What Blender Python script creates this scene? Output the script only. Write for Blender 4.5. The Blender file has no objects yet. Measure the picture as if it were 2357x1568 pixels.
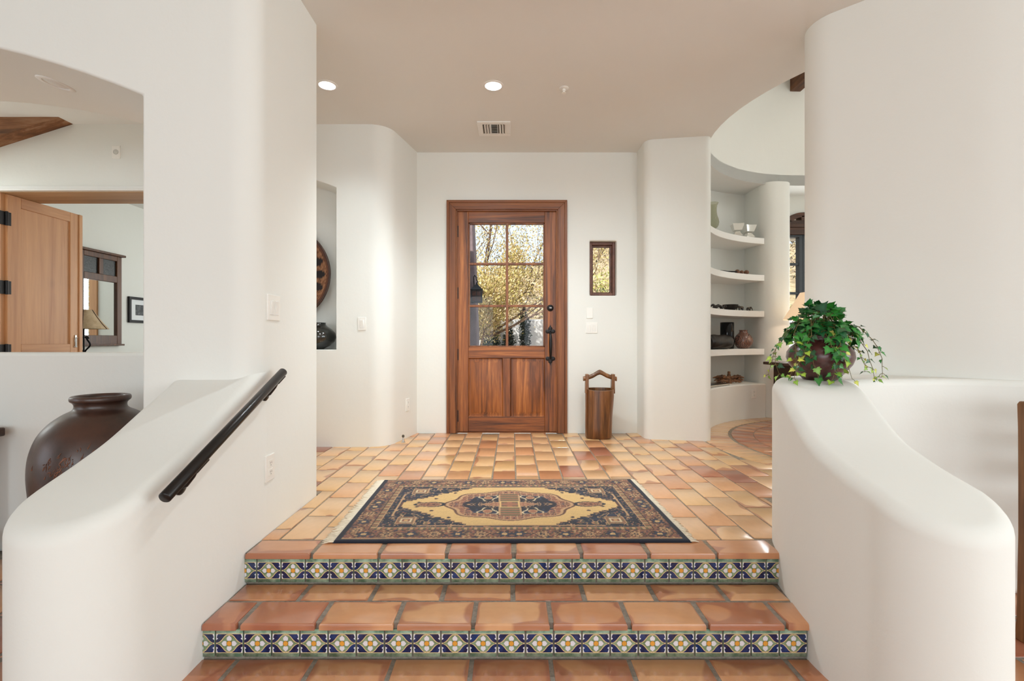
import bpy, bmesh, math, random
from mathutils import Vector, Matrix, noise as mnoise
C = bpy.context.scene.collection
SC = bpy.context.scene
R = random.Random(7)
PI = math.pi
F = 1113.03                      # focal length in pixels of the 2357 px wide frame (17 mm lens)
CZ = 0.877                       # eye height above the landing floor
LOW = -0.262                     # lower floor level
CEIL = 2.66
RC = (3.3, 4.0)                  # centre of the round room

def at(px, py, Y): return Vector(((px-1178.5)*Y/F, Y, CZ-(py-784)*Y/F))

# ------------------------------------------------------------------ mesh builder
class MB:
    def __init__(s): s.v = []; s.f = []; s.m = []; s.col = None; s.uv = {}
    def vert(s, p): s.v.append(tuple(p)); return len(s.v)-1
    def face(s, idx, m=0): s.f.append(tuple(idx)); s.m.append(m)
    def poly(s, pts, m=0): s.face([s.vert(p) for p in pts], m)
    def box(s, x0, x1, y0, y1, z0, z1, m=0):
        i = [s.vert((x, y, z)) for z in (z0, z1) for y in (y0, y1) for x in (x0, x1)]
        for q in ((0,2,3,1),(4,5,7,6),(0,1,5,4),(2,6,7,3),(0,4,6,2),(1,3,7,5)): s.face([i[k] for k in q], m)
        return s
    def obox(s, c, ax, ay, az, m=0):
        c = Vector(c); ax = Vector(ax); ay = Vector(ay); az = Vector(az)
        i = [s.vert(c+ax*sx+ay*sy+az*sz) for sz in (-1,1) for sy in (-1,1) for sx in (-1,1)]
        for q in ((0,2,3,1),(4,5,7,6),(0,1,5,4),(2,6,7,3),(0,4,6,2),(1,3,7,5)): s.face([i[k] for k in q], m)
        return s
    def prism(s, poly, z0, z1, m=0):
        n = len(poly)
        a = [s.vert((x, y, z0)) for x, y in poly]; b = [s.vert((x, y, z1)) for x, y in poly]
        s.face(a[::-1], m); s.face(b, m)
        for k in range(n): s.face((a[k], a[(k+1)%n], b[(k+1)%n], b[k]), m)
        return s
    def prism_y(s, poly, y0, y1, m=0):
        n = len(poly)
        a = [s.vert((x, y0, z)) for x, z in poly]; b = [s.vert((x, y1, z)) for x, z in poly]
        s.face(a, m); s.face(b[::-1], m)
        for k in range(n): s.face((a[k], b[k], b[(k+1)%n], a[(k+1)%n]), m)
        return s
    def loft(s, rings, m=0, closed=True, c0=True, c1=True):
        ids = [[s.vert(p) for p in r] for r in rings]; n = len(ids[0])
        for a, b in zip(ids, ids[1:]):
            for k in range(n if closed else n-1): s.face((a[k], a[(k+1)%n], b[(k+1)%n], b[k]), m)
        if closed and c0: s.face(ids[0][::-1], m)
        if closed and c1: s.face(ids[-1], m)
        return s
    def lathe(s, cx, cy, prof, n=40, m=0, sx=1, sy=1):
        return s.loft([[(cx+r*sx*math.cos(2*PI*k/n), cy+r*sy*math.sin(2*PI*k/n), z) for k in range(n)] for r, z in prof], m)
    def tube(s, path, r, n=10, m=0):
        path = [Vector(p) for p in path]; L = len(path); rings = []; up = None
        for i, p in enumerate(path):
            t = (path[min(i+1, L-1)]-path[max(i-1, 0)]).normalized()
            if up is None:
                up = t.cross(Vector((0,0,1))) if abs(t.z) < .95 else t.cross(Vector((1,0,0)))
            up = (up-t*up.dot(t)).normalized(); w = t.cross(up)
            rr = r[i] if isinstance(r, (list, tuple)) else r
            rings.append([p+up*rr*math.cos(2*PI*k/n)+w*rr*math.sin(2*PI*k/n) for k in range(n)])
        return s.loft(rings, m)
    def ball(s, c, rx, ry=None, rz=None, n=14, m=0):
        ry = ry or rx; rz = rz or rx
        return s.loft([[(c[0]+rx*math.sin(a)*math.cos(2*PI*k/n), c[1]+ry*math.sin(a)*math.sin(2*PI*k/n), c[2]-rz*math.cos(a)) for k in range(n)]
                       for a in [PI*(j+.02)/(n//2+.04) for j in range(n//2+1)]], m)
    def build(s, name, mats, parent=None, bevel=0, seg=3, sharp=40, bang=50, recalc=True):
        me = bpy.data.meshes.new(name)
        off = Vector((0,0,0)); p = parent
        while p is not None: off += p.location; p = p.parent
        me.from_pydata([tuple(Vector(v)-off) for v in s.v], [], s.f)
        if not isinstance(mats, (list, tuple)): mats = [mats]
        for mt in mats: me.materials.append(mt)
        me.polygons.foreach_set('material_index', s.m)
        for nm, data in s.uv.items():
            lay = me.uv_layers.new(name=nm)
            lay.data.foreach_set('uv', [c for q in data for c in q])
        if s.col is not None:
            ca = me.color_attributes.new('col', 'FLOAT_COLOR', 'POINT')
            ca.data.foreach_set('color', [c for q in s.col for c in (q[0], q[1], q[2], 1.0)])
        if recalc:
            bm = bmesh.new(); bm.from_mesh(me); bmesh.ops.recalc_face_normals(bm, faces=bm.faces[:]); bm.to_mesh(me); bm.free()
        me.update()
        me.polygons.foreach_set('use_smooth', [True]*len(me.polygons))
        if sharp is not None: me.set_sharp_from_angle(angle=math.radians(sharp))
        o = bpy.data.objects.new(name, me); C.objects.link(o)
        if parent is not None: o.parent = parent
        if bevel:
            b = o.modifiers.new('bevel', 'BEVEL'); b.width = bevel; b.segments = seg; b.limit_method = 'ANGLE'; b.angle_limit = math.radians(bang)
        return o

def carve(o, cutters, bevel=0, seg=3):
    dels = []
    mods = list(o.modifiers)
    for m in mods: o.modifiers.remove(m)
    for c in cutters:
        co = c.build('cutter', o.data.materials[0], None, sharp=None)
        m = o.modifiers.new('b', 'BOOLEAN'); m.operation = 'DIFFERENCE'; m.object = co; m.solver = 'EXACT'
        dels.append(co)
    bpy.context.view_layer.update()
    dg = bpy.context.evaluated_depsgraph_get()
    me = bpy.data.meshes.new_from_object(o.evaluated_get(dg))
    for m in list(o.modifiers): o.modifiers.remove(m)
    o.data = me
    for co in dels: bpy.data.objects.remove(co)
    bm = bmesh.new(); bm.from_mesh(me); bmesh.ops.remove_doubles(bm, verts=bm.verts[:], dist=1e-5); bm.to_mesh(me); bm.free()
    me.polygons.foreach_set('use_smooth', [True]*len(me.polygons)); me.set_sharp_from_angle(angle=math.radians(40))
    if bevel:
        b = o.modifiers.new('bevel', 'BEVEL'); b.width = bevel; b.segments = seg; b.limit_method = 'ANGLE'; b.angle_limit = math.radians(50)
        b.harden_normals = True
    return o

def tag(o, label=None, cat=None, group=None, kind=None):
    if label: o['label'] = label
    if cat: o['category'] = cat
    if group: o['group'] = group
    if kind: o['kind'] = kind
    return o
def thing(name, loc, label, cat, group=None, kind=None):
    o = bpy.data.objects.new(name, None); C.objects.link(o); o.location = loc; o.empty_display_size = .1
    return tag(o, label, cat, group, kind)
def struct(o, label, cat): return tag(o, label, cat, None, 'structure')

def fillet(poly, rads, n=8):
    out = []
    L = len(poly)
    for i, p in enumerate(poly):
        r = rads.get(i, 0)
        p = Vector(p); a = Vector(poly[i-1]); b = Vector(poly[(i+1) % L])
        if not r: out.append(tuple(p)); continue
        u = (a-p).normalized(); w = (b-p).normalized()
        th = math.acos(max(-1, min(1, u.dot(w)))); d = r/math.tan(th/2)
        c = p+(u+w).normalized()*(r/math.sin(th/2))
        s0 = p+u*d; s1 = p+w*d
        a0 = math.atan2(s0.y-c.y, s0.x-c.x); a1 = math.atan2(s1.y-c.y, s1.x-c.x)
        da = (a1-a0+PI) % (2*PI)-PI
        for k in range(n+1): out.append((c.x+r*math.cos(a0+da*k/n), c.y+r*math.sin(a0+da*k/n)))
    return out
def arc(cx, cy, r, a0, a1, n): return [(cx+r*math.cos(math.radians(a0+(a1-a0)*k/n)), cy+r*math.sin(math.radians(a0+(a1-a0)*k/n))) for k in range(n+1)]
def sector(r0, r1, a0, a1, n): return arc(*RC, r0, a0, a1, n)+arc(*RC, r1, a1, a0, n)
def smooth_interp(kn, x):
    if x <= kn[0][0]: return kn[0][1]
    if x >= kn[-1][0]: return kn[-1][1]
    for i in range(len(kn)-1):
        if kn[i][0] <= x <= kn[i+1][0]:
            x0, y0 = kn[i]; x1, y1 = kn[i+1]
            def sl(j):
                if j <= 0 : return (kn[1][1]-kn[0][1])/(kn[1][0]-kn[0][0])
                if j >= len(kn)-1: return (kn[-1][1]-kn[-2][1])/(kn[-1][0]-kn[-2][0])
                return (kn[j+1][1]-kn[j-1][1])/(kn[j+1][0]-kn[j-1][0])
            h = x1-x0; t = (x-x0)/h; m0 = sl(i)*h; m1 = sl(i+1)*h
            return (2*t**3-3*t*t+1)*y0+(t**3-2*t*t+t)*m0+(-2*t**3+3*t*t)*y1+(t**3-t*t)*m1

# ------------------------------------------------------------------ materials
def srgb(r, g, b):
    return tuple((c/255/12.92 if c/255 <= .04045 else ((c/255+.055)/1.055)**2.4) for c in (r, g, b))+(1.0,)
def mat(name, col=(.8,.8,.8,1), rough=.5, metal=0, **kw):
    m = bpy.data.materials.new(name); m.use_nodes = True
    b = m.node_tree.nodes['Principled BSDF']
    b.inputs['Base Color'].default_value = col; b.inputs['Roughness'].default_value = rough; b.inputs['Metallic'].default_value = metal
    for k, v in kw.items(): b.inputs[k.replace('_', ' ')].default_value = v
    return m
class NT:
    def __init__(s, m): s.m = m; s.t = m.node_tree; s.b = s.t.nodes['Principled BSDF']
    def n(s, typ, **kw):
        nd = s.t.nodes.new(typ)
        for k, v in kw.items():
            if k.startswith('i_'):
                key = k[2:]; key = int(key) if key.isdigit() else key.replace('_', ' ')
                if hasattr(v, 'is_output') : s.t.links.new(v, nd.inputs[key])
                else: nd.inputs[key].default_value = v
            else: setattr(nd, k, v)
        return nd
    def math(s, op, a, b=None, c=None):
        nd = s.n('ShaderNodeMath', operation=op)
        for i, v in enumerate((a, b, c)):
            if v is None: continue
            if hasattr(v, 'is_output'): s.t.links.new(v, nd.inputs[i])
            else: nd.inputs[i].default_value = v
        return nd.outputs[0]
    def mix(s, fac, a, b, typ='MIX'):
        nd = s.n('ShaderNodeMix', data_type='RGBA', blend_type=typ)
        for k, v in ((0, fac), (6, a), (7, b)):
            if hasattr(v, 'is_output'): s.t.links.new(v, nd.inputs[k])
            else: nd.inputs[k].default_value = v
        return nd.outputs[2]
    def ramp(s, fac, stops):
        nd = s.n('ShaderNodeValToRGB'); e = nd.color_ramp.elements
        while len(e) < len(stops): e.new(.5)
        for i, (p, c) in enumerate(stops): e[i].position = p; e[i].color = c if len(c) == 4 else tuple(c)+(1,)
        s.t.links.new(fac, nd.inputs[0]); return nd.outputs[0]
    def coords(s, scale=(1,1,1), kind='Object'):
        tc = s.n('ShaderNodeTexCoord'); mp = s.n('ShaderNodeMapping'); mp.inputs['Scale'].default_value = scale
        s.t.links.new(tc.outputs[kind], mp.inputs['Vector']); return mp.outputs[0]
    def noise(s, vec, scale, detail=4, rough=.5, dist=0):
        nd = s.n('ShaderNodeTexNoise'); nd.inputs['Scale'].default_value = scale; nd.inputs['Detail'].default_value = detail
        nd.inputs['Roughness'].default_value = rough; nd.inputs['Distortion'].default_value = dist
        s.t.links.new(vec, nd.inputs['Vector']); return nd.outputs['Fac']
    def bump(s, h, strength=.2, dist=.01):
        nd = s.n('ShaderNodeBump'); nd.inputs['Strength'].default_value = strength; nd.inputs['Distance'].default_value = dist
        s.t.links.new(h, nd.inputs['Height']); s.t.links.new(nd.outputs[0], s.b.inputs['Normal'])
    def set(s, k, v): s.t.links.new(v, s.b.inputs[k])

def plaster(name, col):
    m = mat(name, col, .75); t = NT(m); v = t.coords()
    c = t.mix(t.noise(v, 1.1, 3), tuple(x*.965 for x in col[:3])+(1,), tuple(min(1, x*1.02) for x in col[:3])+(1,))
    t.set('Base Color', c)
    h = t.math('ADD', t.noise(v, 7, 5, .55), t.math('MULTIPLY', t.noise(v, 45, 3), .12))
    t.bump(h, .22, .012)
    return m
def wood(name, stops, axis='Z', scale=14, squash=.07, rough=.48, knots=0.0, coat=.06):
    m = mat(name, stops[0][1] if len(stops[0][1]) == 4 else tuple(stops[0][1])+(1,), rough, Coat_Weight=coat, Coat_Roughness=.25)
    t = NT(m)
    sc = {'X': (squash,1,1), 'Y': (1,squash,1), 'Z': (1,1,squash)}[axis]
    v = t.coords(sc)
    a = t.noise(v, scale, 5, .6, .9); b = t.noise(v, scale*7, 3, .6)
    f = t.math('ADD', t.math('MULTIPLY', a, .78), t.math('MULTIPLY', b, .24))
    c = t.ramp(f, stops)
    if knots:
        vo = t.n('ShaderNodeTexVoronoi'); vo.inputs['Scale'].default_value = 3.1; vo.inputs['Randomness'].default_value = 1
        ks = {'X': (.6,1,1), 'Y': (1,.6,1), 'Z': (1,1,.6)}[axis]
        t.t.links.new(t.coords(ks), vo.inputs['Vector'])
        k = t.n('ShaderNodeMapRange'); k.inputs[1].default_value = .03; k.inputs[2].default_value = .11; k.inputs[3].default_value = knots; k.inputs[4].default_value = 0
        t.t.links.new(vo.outputs['Distance'], k.inputs[0])
        c = t.mix(k.outputs[0], c, tuple(x*.28 for x in stops[0][1][:3])+(1,))
    t.set('Base Color', c)
    t.bump(f, .12, .004)
    return m
def noisy(name, c1, c2, scale=20, rough=.5, bump=.2, dist=.003, metal=0, detail=5, lo=.35, hi=.65, **kw):
    m = mat(name, c1, rough, metal, **kw); t = NT(m); v = t.coords(); f = t.noise(v, scale, detail, .6)
    t.set('Base Color', t.ramp(f, [(lo, c1), (hi, c2)])); t.bump(f, bump, dist); return m
def vcol(name, rough=.6, bscale=0, bump=.3, bdist=.003, **kw):
    m = mat(name, rough=rough, **kw); t = NT(m)
    a = t.n('ShaderNodeVertexColor', layer_name='col'); t.set('Base Color', a.outputs['Color'])
    if bscale: t.bump(t.noise(t.coords(), bscale, 3), bump, bdist)
    return m
def emit(name, col, st):
    m = bpy.data.materials.new(name); m.use_nodes = True; t = m.node_tree
    t.nodes.clear(); o = t.nodes.new('ShaderNodeOutputMaterial'); e = t.nodes.new('ShaderNodeEmission')
    e.inputs[0].default_value = col; e.inputs[1].default_value = st; t.links.new(e.outputs[0], o.inputs[0]); return m
def thin_glass(name, tint=(.97,.98,1,1), gloss=.06):
    m = bpy.data.materials.new(name); m.use_nodes = True; t = m.node_tree
    t.nodes.clear(); o = t.nodes.new('ShaderNodeOutputMaterial'); mx = t.nodes.new('ShaderNodeMixShader')
    a = t.nodes.new('ShaderNodeBsdfTransparent'); g = t.nodes.new('ShaderNodeBsdfGlossy')
    a.inputs[0].default_value = tint; g.inputs['Roughness'].default_value = .02
    mx.inputs[0].default_value = gloss
    t.links.new(a.outputs[0], mx.inputs[1]); t.links.new(g.outputs[0], mx.inputs[2]); t.links.new(mx.outputs[0], o.inputs[0]); return m

M = {}
M['plaster'] = plaster('white_plaster', (.795,.795,.752,1))
M['ceiling'] = plaster('ceiling_paint', (.755,.75,.72,1))
M['trim'] = mat('white_trim_paint', (.82,.81,.78,1), .4)
M['plate'] = mat('white_plastic', (.84,.82,.77,1), .35)
M['plate_dark'] = mat('outlet_slots', (.12,.11,.10,1), .5)
DW = [(.33, srgb(54,26,9)), (.45, srgb(104,54,20)), (.56, srgb(146,82,34)), (.70, srgb(186,116,58))]
M['door_v'] = wood('knotty_alder_upright', DW, 'Z', 17, .045, knots=.9)
M['door_h'] = wood('knotty_alder_crosswise', DW, 'X', 17, .045, knots=.6)
M['case_v'] = wood('door_casing_upright', [(.33, srgb(64,32,12)), (.48, srgb(118,64,26)), (.70, srgb(158,96,46))], 'Z', 18, .035)
M['case_h'] = wood('door_casing_crosswise', [(.33, srgb(64,32,12)), (.48, srgb(118,64,26)), (.70, srgb(158,96,46))], 'X', 18, .035)
M['dark_wood'] = wood('dark_walnut', [(.3, srgb(34,18,10)), (.5, srgb(62,34,18)), (.7, srgb(92,54,30))], 'Z', 16, .08)
M['dark_wood_x'] = wood('dark_walnut_cross', [(.3, srgb(34,18,10)), (.5, srgb(62,34,18)), (.7, srgb(92,54,30))], 'X', 16, .08)
M['beam'] = wood('rough_beam', [(.3, srgb(70,42,20)), (.5, srgb(128,82,46)), (.7, srgb(176,136,104))], 'X', 9, .1, .7, coat=0)
M['beam_y'] = wood('dark_beam', [(.3, srgb(48,26,12)), (.5, srgb(92,54,28)), (.7, srgb(120,76,44))], 'Y', 12, .1, .6, coat=0)
M['tan_v'] = wood('tan_alder_upright', [(.3, srgb(160,106,66)), (.5, srgb(190,138,94)), (.7, srgb(206,154,106))], 'Z', 7, .06, knots=.15)
M['tan_h'] = wood('tan_alder_cross', [(.3, srgb(160,106,66)), (.5, srgb(190,138,94)), (.7, srgb(206,154,106))], 'Y', 7, .06)
M['bucket'] = wood('carved_trunk_wood', [(.30, srgb(52,26,10)), (.48, srgb(98,58,26)), (.62, srgb(136,88,46)), (.78, srgb(160,112,70))], 'Z', 22, .05, .35, coat=.3)
M['mauve'] = noisy('stained_window_wood', srgb(84,50,36), srgb(120,78,60), 18, .5)
M['black'] = mat('black_iron', (.018,.016,.016,1), .42, .6)
M['rail'] = mat('black_bronze_rail', (.014,.011,.010,1), .30, .35)
M['chrome'] = mat('brushed_steel', (.55,.53,.50,1), .28, 1)
M['silver'] = mat('polished_silver', (.80,.78,.74,1), .12, 1)
M['glass'] = thin_glass('window_glass', gloss=.008)
M['grout'] = noisy('grey_grout', srgb(118,110,100), srgb(146,136,124), 60, .85, .3, .002)
M['grout2'] = noisy('floor_grout', srgb(120,108,94), srgb(150,136,118), 60, .85, .3, .002)

def tile_mat():
    m = mat('saltillo_tile', rough=.2, Coat_Weight=.7, Coat_Roughness=.12, Specular_IOR_Level=.5); t = NT(m)
    uv = t.n('ShaderNodeUVMap', uv_map='tile').outputs[0]; rn = t.n('ShaderNodeUVMap', uv_map='rnd').outputs[0]
    sp = t.n('ShaderNodeSeparateXYZ'); t.t.links.new(rn, sp.inputs[0]); r1, r2 = sp.outputs[0], sp.outputs[1]
    su = t.n('ShaderNodeSeparateXYZ'); t.t.links.new(uv, su.inputs[0])
    base = t.ramp(r1, [(0, srgb(214,170,116)), (.3, srgb(222,180,136)), (.55, srgb(216,168,122)), (.74, srgb(210,154,110)), (.86, srgb(194,134,92)), (.93, srgb(174,110,82)), (1, srgb(142,88,70))])
    cv = t.n('ShaderNodeCombineXYZ')
    t.t.links.new(t.math('MULTIPLY_ADD', r1, 37.0, su.outputs[0]), cv.inputs[0]); t.t.links.new(t.math('MULTIPLY_ADD', r2, 61.0, su.outputs[1]), cv.inputs[1])
    n1 = t.noise(cv.outputs[0], 1.15, 0, .5, .5); n2 = t.noise(cv.outputs[0], 5, 4)
    ex = t.math('ABSOLUTE', t.math('SUBTRACT', su.outputs[0], .5)); ey = t.math('ABSOLUTE', t.math('SUBTRACT', su.outputs[1], .5))
    e = t.math('MULTIPLY', t.math('MAXIMUM', ex, ey), 2.0)
    e = t.math('POWER', e, 3.0)
    sm = t.math('ADD', t.math('MULTIPLY', e, .32), t.math('MULTIPLY', n1, .95))
    sm = t.math('ADD', sm, t.math('MULTIPLY', t.math('SUBTRACT', r2, .5), .42))
    k = t.n('ShaderNodeMapRange', interpolation_type='SMOOTHSTEP'); k.inputs[1].default_value = .84; k.inputs[2].default_value = .93; k.inputs[4].default_value = .68
    t.t.links.new(sm, k.inputs[0])
    c = t.mix(k.outputs[0], base, srgb(158,92,66))
    w = t.mix(n2, (.90,.88,.86,1), (1.08,1.07,1.05,1))
    c = t.mix(1.0, c, w, 'MULTIPLY')
    t.set('Base Color', c)
    wn = t.noise(t.coords(), 26, 4)
    rr = t.n('ShaderNodeMapRange'); rr.inputs[3].default_value = .26; rr.inputs[4].default_value = .38; t.t.links.new(wn, rr.inputs[0]); t.set('Roughness', rr.outputs[0])
    t.bump(t.noise(t.coords(), 7, 2), .10, .008)
    return m
M['tile'] = tile_mat()

def tiles_mesh(rects, zt, th, name, parent, edge=.005, wob=.0012, wear=0, recol=None, gap=0):
    """rects: (four corner points xy counter-clockwise). Each tile a bevelled slab; uv 'tile' runs over it, uv 'rnd' holds its own two random numbers."""
    b = MB(); uvt = []; uvr = []
    for q in rects:
        q = [Vector((x+R.uniform(-wob, wob), y+R.uniform(-wob, wob))) for x, y in q]
        c = (q[0]+q[1]+q[2]+q[3])/4
        q = [v-Vector((math.copysign(gap, (v-c).x), math.copysign(gap*.7, (v-c).y))) for v in q] if gap else q
        r = (R.random(), R.random())
        if recol: r = recol(r)
        dz = R.uniform(-.0006, .0006)
        def ring(k, z):
            out = []
            for p in q:
                d = (p-c); L = d.length
                out.append((c+d*max(.1, (L-k*1.41)/L)).to_3d()+Vector((0,0,z)))
            return out
        r0 = ring(0, zt-th); r1 = ring(0, zt-edge); r2 = ring(edge*.35, zt-edge*.3+dz); r3 = ring(edge, zt+dz)
        ids = [[b.vert(p) for p in rr] for rr in (r0, r1, r2, r3)]
        uvs = [(0,0),(1,0),(1,1),(0,1)]
        fs = [(ids[3], [(.02+.96*u, .02+.96*v) for u, v in uvs])]
        for a, d in zip(ids, ids[1:]):
            for k in range(4):
                k2 = (k+1) % 4; fs.append(((a[k], a[k2], d[k2], d[k]), [uvs[k], uvs[k2], uvs[k2], uvs[k]]))
        for fi, uu in fs:
            b.face(fi, 0); uvt += uu; uvr += [r]*4
    b.uv = {'tile': uvt, 'rnd': uvr}
    return b.build(name, M['tile'], parent, recalc=False, sharp=30)
def rect(x0, x1, y0, y1): return [(x0,y0),(x1,y0),(x1,y1),(x0,y1)]

# ------------------------------------------------------------------ floors
G = .0075
def add_rows(out, x0, x1, y0, y1, j0, pitch, xmin, xmax):
    k = math.floor((xmin-j0)/pitch)
    while j0+k*pitch < xmax:
        a = max(xmin, j0+k*pitch+G/2+.001); c = min(xmax, j0+(k+1)*pitch-G/2-.001)
        if c-a > .02: out.append(rect(a, c, y0+G/2, y1-G/2))
        k += 1
XI = 1.104
land = []
colw, rowl = .150, .284
yfront = 2.130
k = -36
while k < 34:
    x0 = .024+k*colw
    off = (0 if k % 2 else rowl*.5)+R.uniform(-.03, .03)
    y = yfront-rowl+off
    while y < 6.2:
        a, c = x0+G/2, x0+colw-G/2; y0, y1 = max(y+G/2, yfront+.002), y+rowl-G/2
        cx, cy = (a+c)/2, (y0+y1)/2
        ok = y1-y0 > .03 and math.hypot(cx-RC[0], cy-RC[1]) > 1.60
        if ok and y1 < 2.80: ok = -1.12 < cx < 1.5
        if ok and cy > 4.60 and cx < 1.6: ok = False
        if ok and y1 < 2.80:
            a = max(a, -XI); c = min(c, 1.40)
            ok = c-a > .015
        if ok and y1 >= 2.80 and (c < -1.10 or cx > 1.42): y0 = max(y0, 2.765 if cx < 0 else 2.5)
        if ok and y0 < 2.74 and a < -XI < c: a = -XI
        if ok: land.append(rect(a, c, y0, y1))
        y += rowl
    k += 1
# ring and fan tiles of the round room
ring_t = []
NR = 84
for i in range(NR):
    if 1: 
        a0 = 360*i/NR+.14; a1 = 360*(i+1)/NR-.14
        p = lambda r, a: (RC[0]+r*math.cos(math.radians(a)), RC[1]+r*math.sin(math.radians(a)))
        ring_t.append([p(1.382, a0), p(1.62, a0), p(1.62, a1), p(1.382, a1)])
fan_t = []
for r0, r1, n in ((1.17, 1.355, 44), (.97, 1.165, 44), (.77, .965, 30), (.57, .765, 30), (.35, .565, 18), (.12, .345, 10)):
    o = R.uniform(0, 360/n)
    for i in range(n):
        g = .2/r0
        a0 = o+360*i/n+g; a1 = o+360*(i+1)/n-g
        fan_t.append([p(r0, a0), p(r1, a0), p(r1, a1), p(r0, a1)])
fl = MB()
fl.prism([(-7,2.76),(-1.10,2.76),(-1.10,2.01),(1.14,2.01),(1.45,2.06),(1.45,2.46),(7,2.46),(7,6.4),(1.7,6.4),(1.7,4.72),(-7,4.72)], LOW-.1, -.0035)
floor = struct(fl.build('floor', M['grout2']), 'landing floor laid with small glazed terracotta tiles in front of the entry door', 'floor')
tiles_mesh(land, 0, .02, 'tile_field', floor, recol=lambda r: (r[0]**1.15, r[1]*.86))
tiles_mesh(ring_t, .0012, .02, 'tile_ring', floor, recol=lambda r: (r[0]*.75+.1, r[1]*.7))
tiles_mesh(fan_t, .0012, .02, 'tile_medallion', floor, recol=lambda r: (.80+r[0]*.16, r[1]))
lf = MB(); lf.box(-7, 7, -6, 1.738, LOW-.12, LOW-.0035); lf.box(-7, -1.12, 1.738, 2.76, LOW-.12, LOW-.0035); lf.box(1.10, 7, 1.738, 2.5, LOW-.12, LOW-.0035)
floor2 = struct(lf.build('floor', M['grout']), 'lower floor of large terracotta tiles at the foot of the steps', 'floor')
low = []
y1 = 1.736; kk = 0
while y1 > -3.0:
    add_rows(low, 0, 0, y1-.285 if kk else 1.736-.285, y1, -.142+(kk % 2)*.14, .2795, -5, 5)
    y1 -= .285; kk += 1
for yy in (1.736, 2.0, 2.264):
    add_rows(low, 0, 0, yy, yy+.26, .1, .2795, 1.45, 4.5)
    add_rows(low, 0, 0, yy, yy+.26, .1, .2795, -4.5, -1.5)
tiles_mesh(low, LOW, .02, 'tile_field', floor2, edge=.006, recol=lambda r: (.66+r[0]*.30, .50+r[1]*.5), gap=.0026)

# ------------------------------------------------------------------ steps with painted riser tiles
M['navy'] = noisy('navy_glaze', srgb(12,24,66), srgb(30,62,122), 30, .14, .05, .001, lo=.42, hi=.75, Coat_Weight=.5)
M['sage'] = noisy('sage_glaze', srgb(104,128,88), srgb(150,172,136), 60, .16, .05, .001, Coat_Weight=.5)
M['band'] = noisy('green_band_glaze', srgb(112,142,116), srgb(176,196,170), 34, .16, .05, .001, Coat_Weight=.5)
M['cream'] = mat('cream_outline_glaze', srgb(226,200,150), .2)
M['petal'] = mat('white_petal_glaze', srgb(224,222,228), .16, Coat_Weight=.5)
M['orange'] = mat('orange_centre_glaze', srgb(224,158,62), .16, Coat_Weight=.5)
M['brown'] = mat('brown_line_glaze', srgb(92,66,40), .2)
TM = [M['navy'], M['sage'], M['band'], M['cream'], M['petal'], M['orange'], M['brown']]
OG = [(-.5,.022),(-.43,.032),(-.36,.07),(-.29,.135),(-.23,.21),(-.17,.28),(-.10,.325),(0,.338)]
def ogee(k, kx=None):
    up = [(x*(kx or k), y*k) for x, y in OG]; top = up+[(-x, y) for x, y in up[-2::-1]]
    return top+[(x, -y) for x, y in top[::-1]]
PET = [(.05,-.03),(.10,-.045),(.135,-.092),(.20,-.105),(.25,-.082),(.285,-.035),(.315,0)]
def petal(q, k=1):
    pts = [(x*k if x > .06 else x, y*k) for x, y in PET]; pts = pts+[(x, -y) for x, y in pts[-2::-1]]
    c, s = math.cos(q*PI/2), math.sin(q*PI/2)
    return [(x*c-y*s, x*s+y*c) for x, y in pts]
def disc2(cx, cy, r, n=14): return [(cx+r*math.cos(2*PI*k/n), cy+r*math.sin(2*PI*k/n)) for k in range(n)]
def paint_tile(b, x0, w, zc, h, Y, xmin, xmax):
    """one glazed tile on the riser: layers of painted shapes a fraction of a millimetre apart, clipped where the wall cuts the tile"""
    cx = x0+w/2
    def lay(pts, m, d):
        P = [(cx+u*w, zc+v*h) for u, v in pts]
        for lim, sg in ((xmin, 1), (xmax, -1)):
            out = []
            for i in range(len(P)):
                a, c = P[i-1], P[i]; ia = (a[0]-lim)*sg >= 0; ic = (c[0]-lim)*sg >= 0
                if ia != ic:
                    t = (lim-a[0])/(c[0]-a[0]); out.append((lim, a[1]+t*(c[1]-a[1])))
                if ic: out.append(c)
            P = out
            if len(P) < 3: return
        b.poly([(x, Y-d, z) for x, z in P], m)
    a0 = max(xmin, cx-w/2); a1 = min(xmax, cx+w/2)
    if a1-a0 < .01: return
    b.box(a0, a1, Y-.004, Y+.004, zc-h/2, zc+h/2, 2)
    d = .0043
    lay([(-.5,-.36),(.5,-.36),(.5,.36),(-.5,.36)], 3, d)
    lay([(-.5,-.338),(.5,-.338),(.5,.338),(-.5,.338)], 0, d+.0002)
    for sx in (-1, 1):
        for sy in (-1, 1):
            lay([(sx*x, sy*y) for x, y in ((.5,.338),(.43,.338),(.455,.30),(.475,.235),(.48,.21),(.445,.195),(.435,.17),(.45,.15),(.475,.14),(.5,.12))], 4, d+.0004)
    lay(ogee(1.0), 3, d+.0006)
    lay(ogee(.915, .895), 6, d+.0008); lay(ogee(.90, .87), 1, d+.001)
    for sy in (-1, 1):
        lay(disc2(0, sy*.30, .03), 3, d+.0012); lay(disc2(0, sy*.315, .014, 8), 6, d+.0014)
    for q in range(4): lay(petal(q, .98), 6, d+.0012)
    for q in range(4): lay(petal(q, .94), 4, d+.0014)
    lay(disc2(0, 0, .104, 18), 6, d+.0016); lay(disc2(0, 0, .09, 18), 5, d+.0018)

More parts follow.
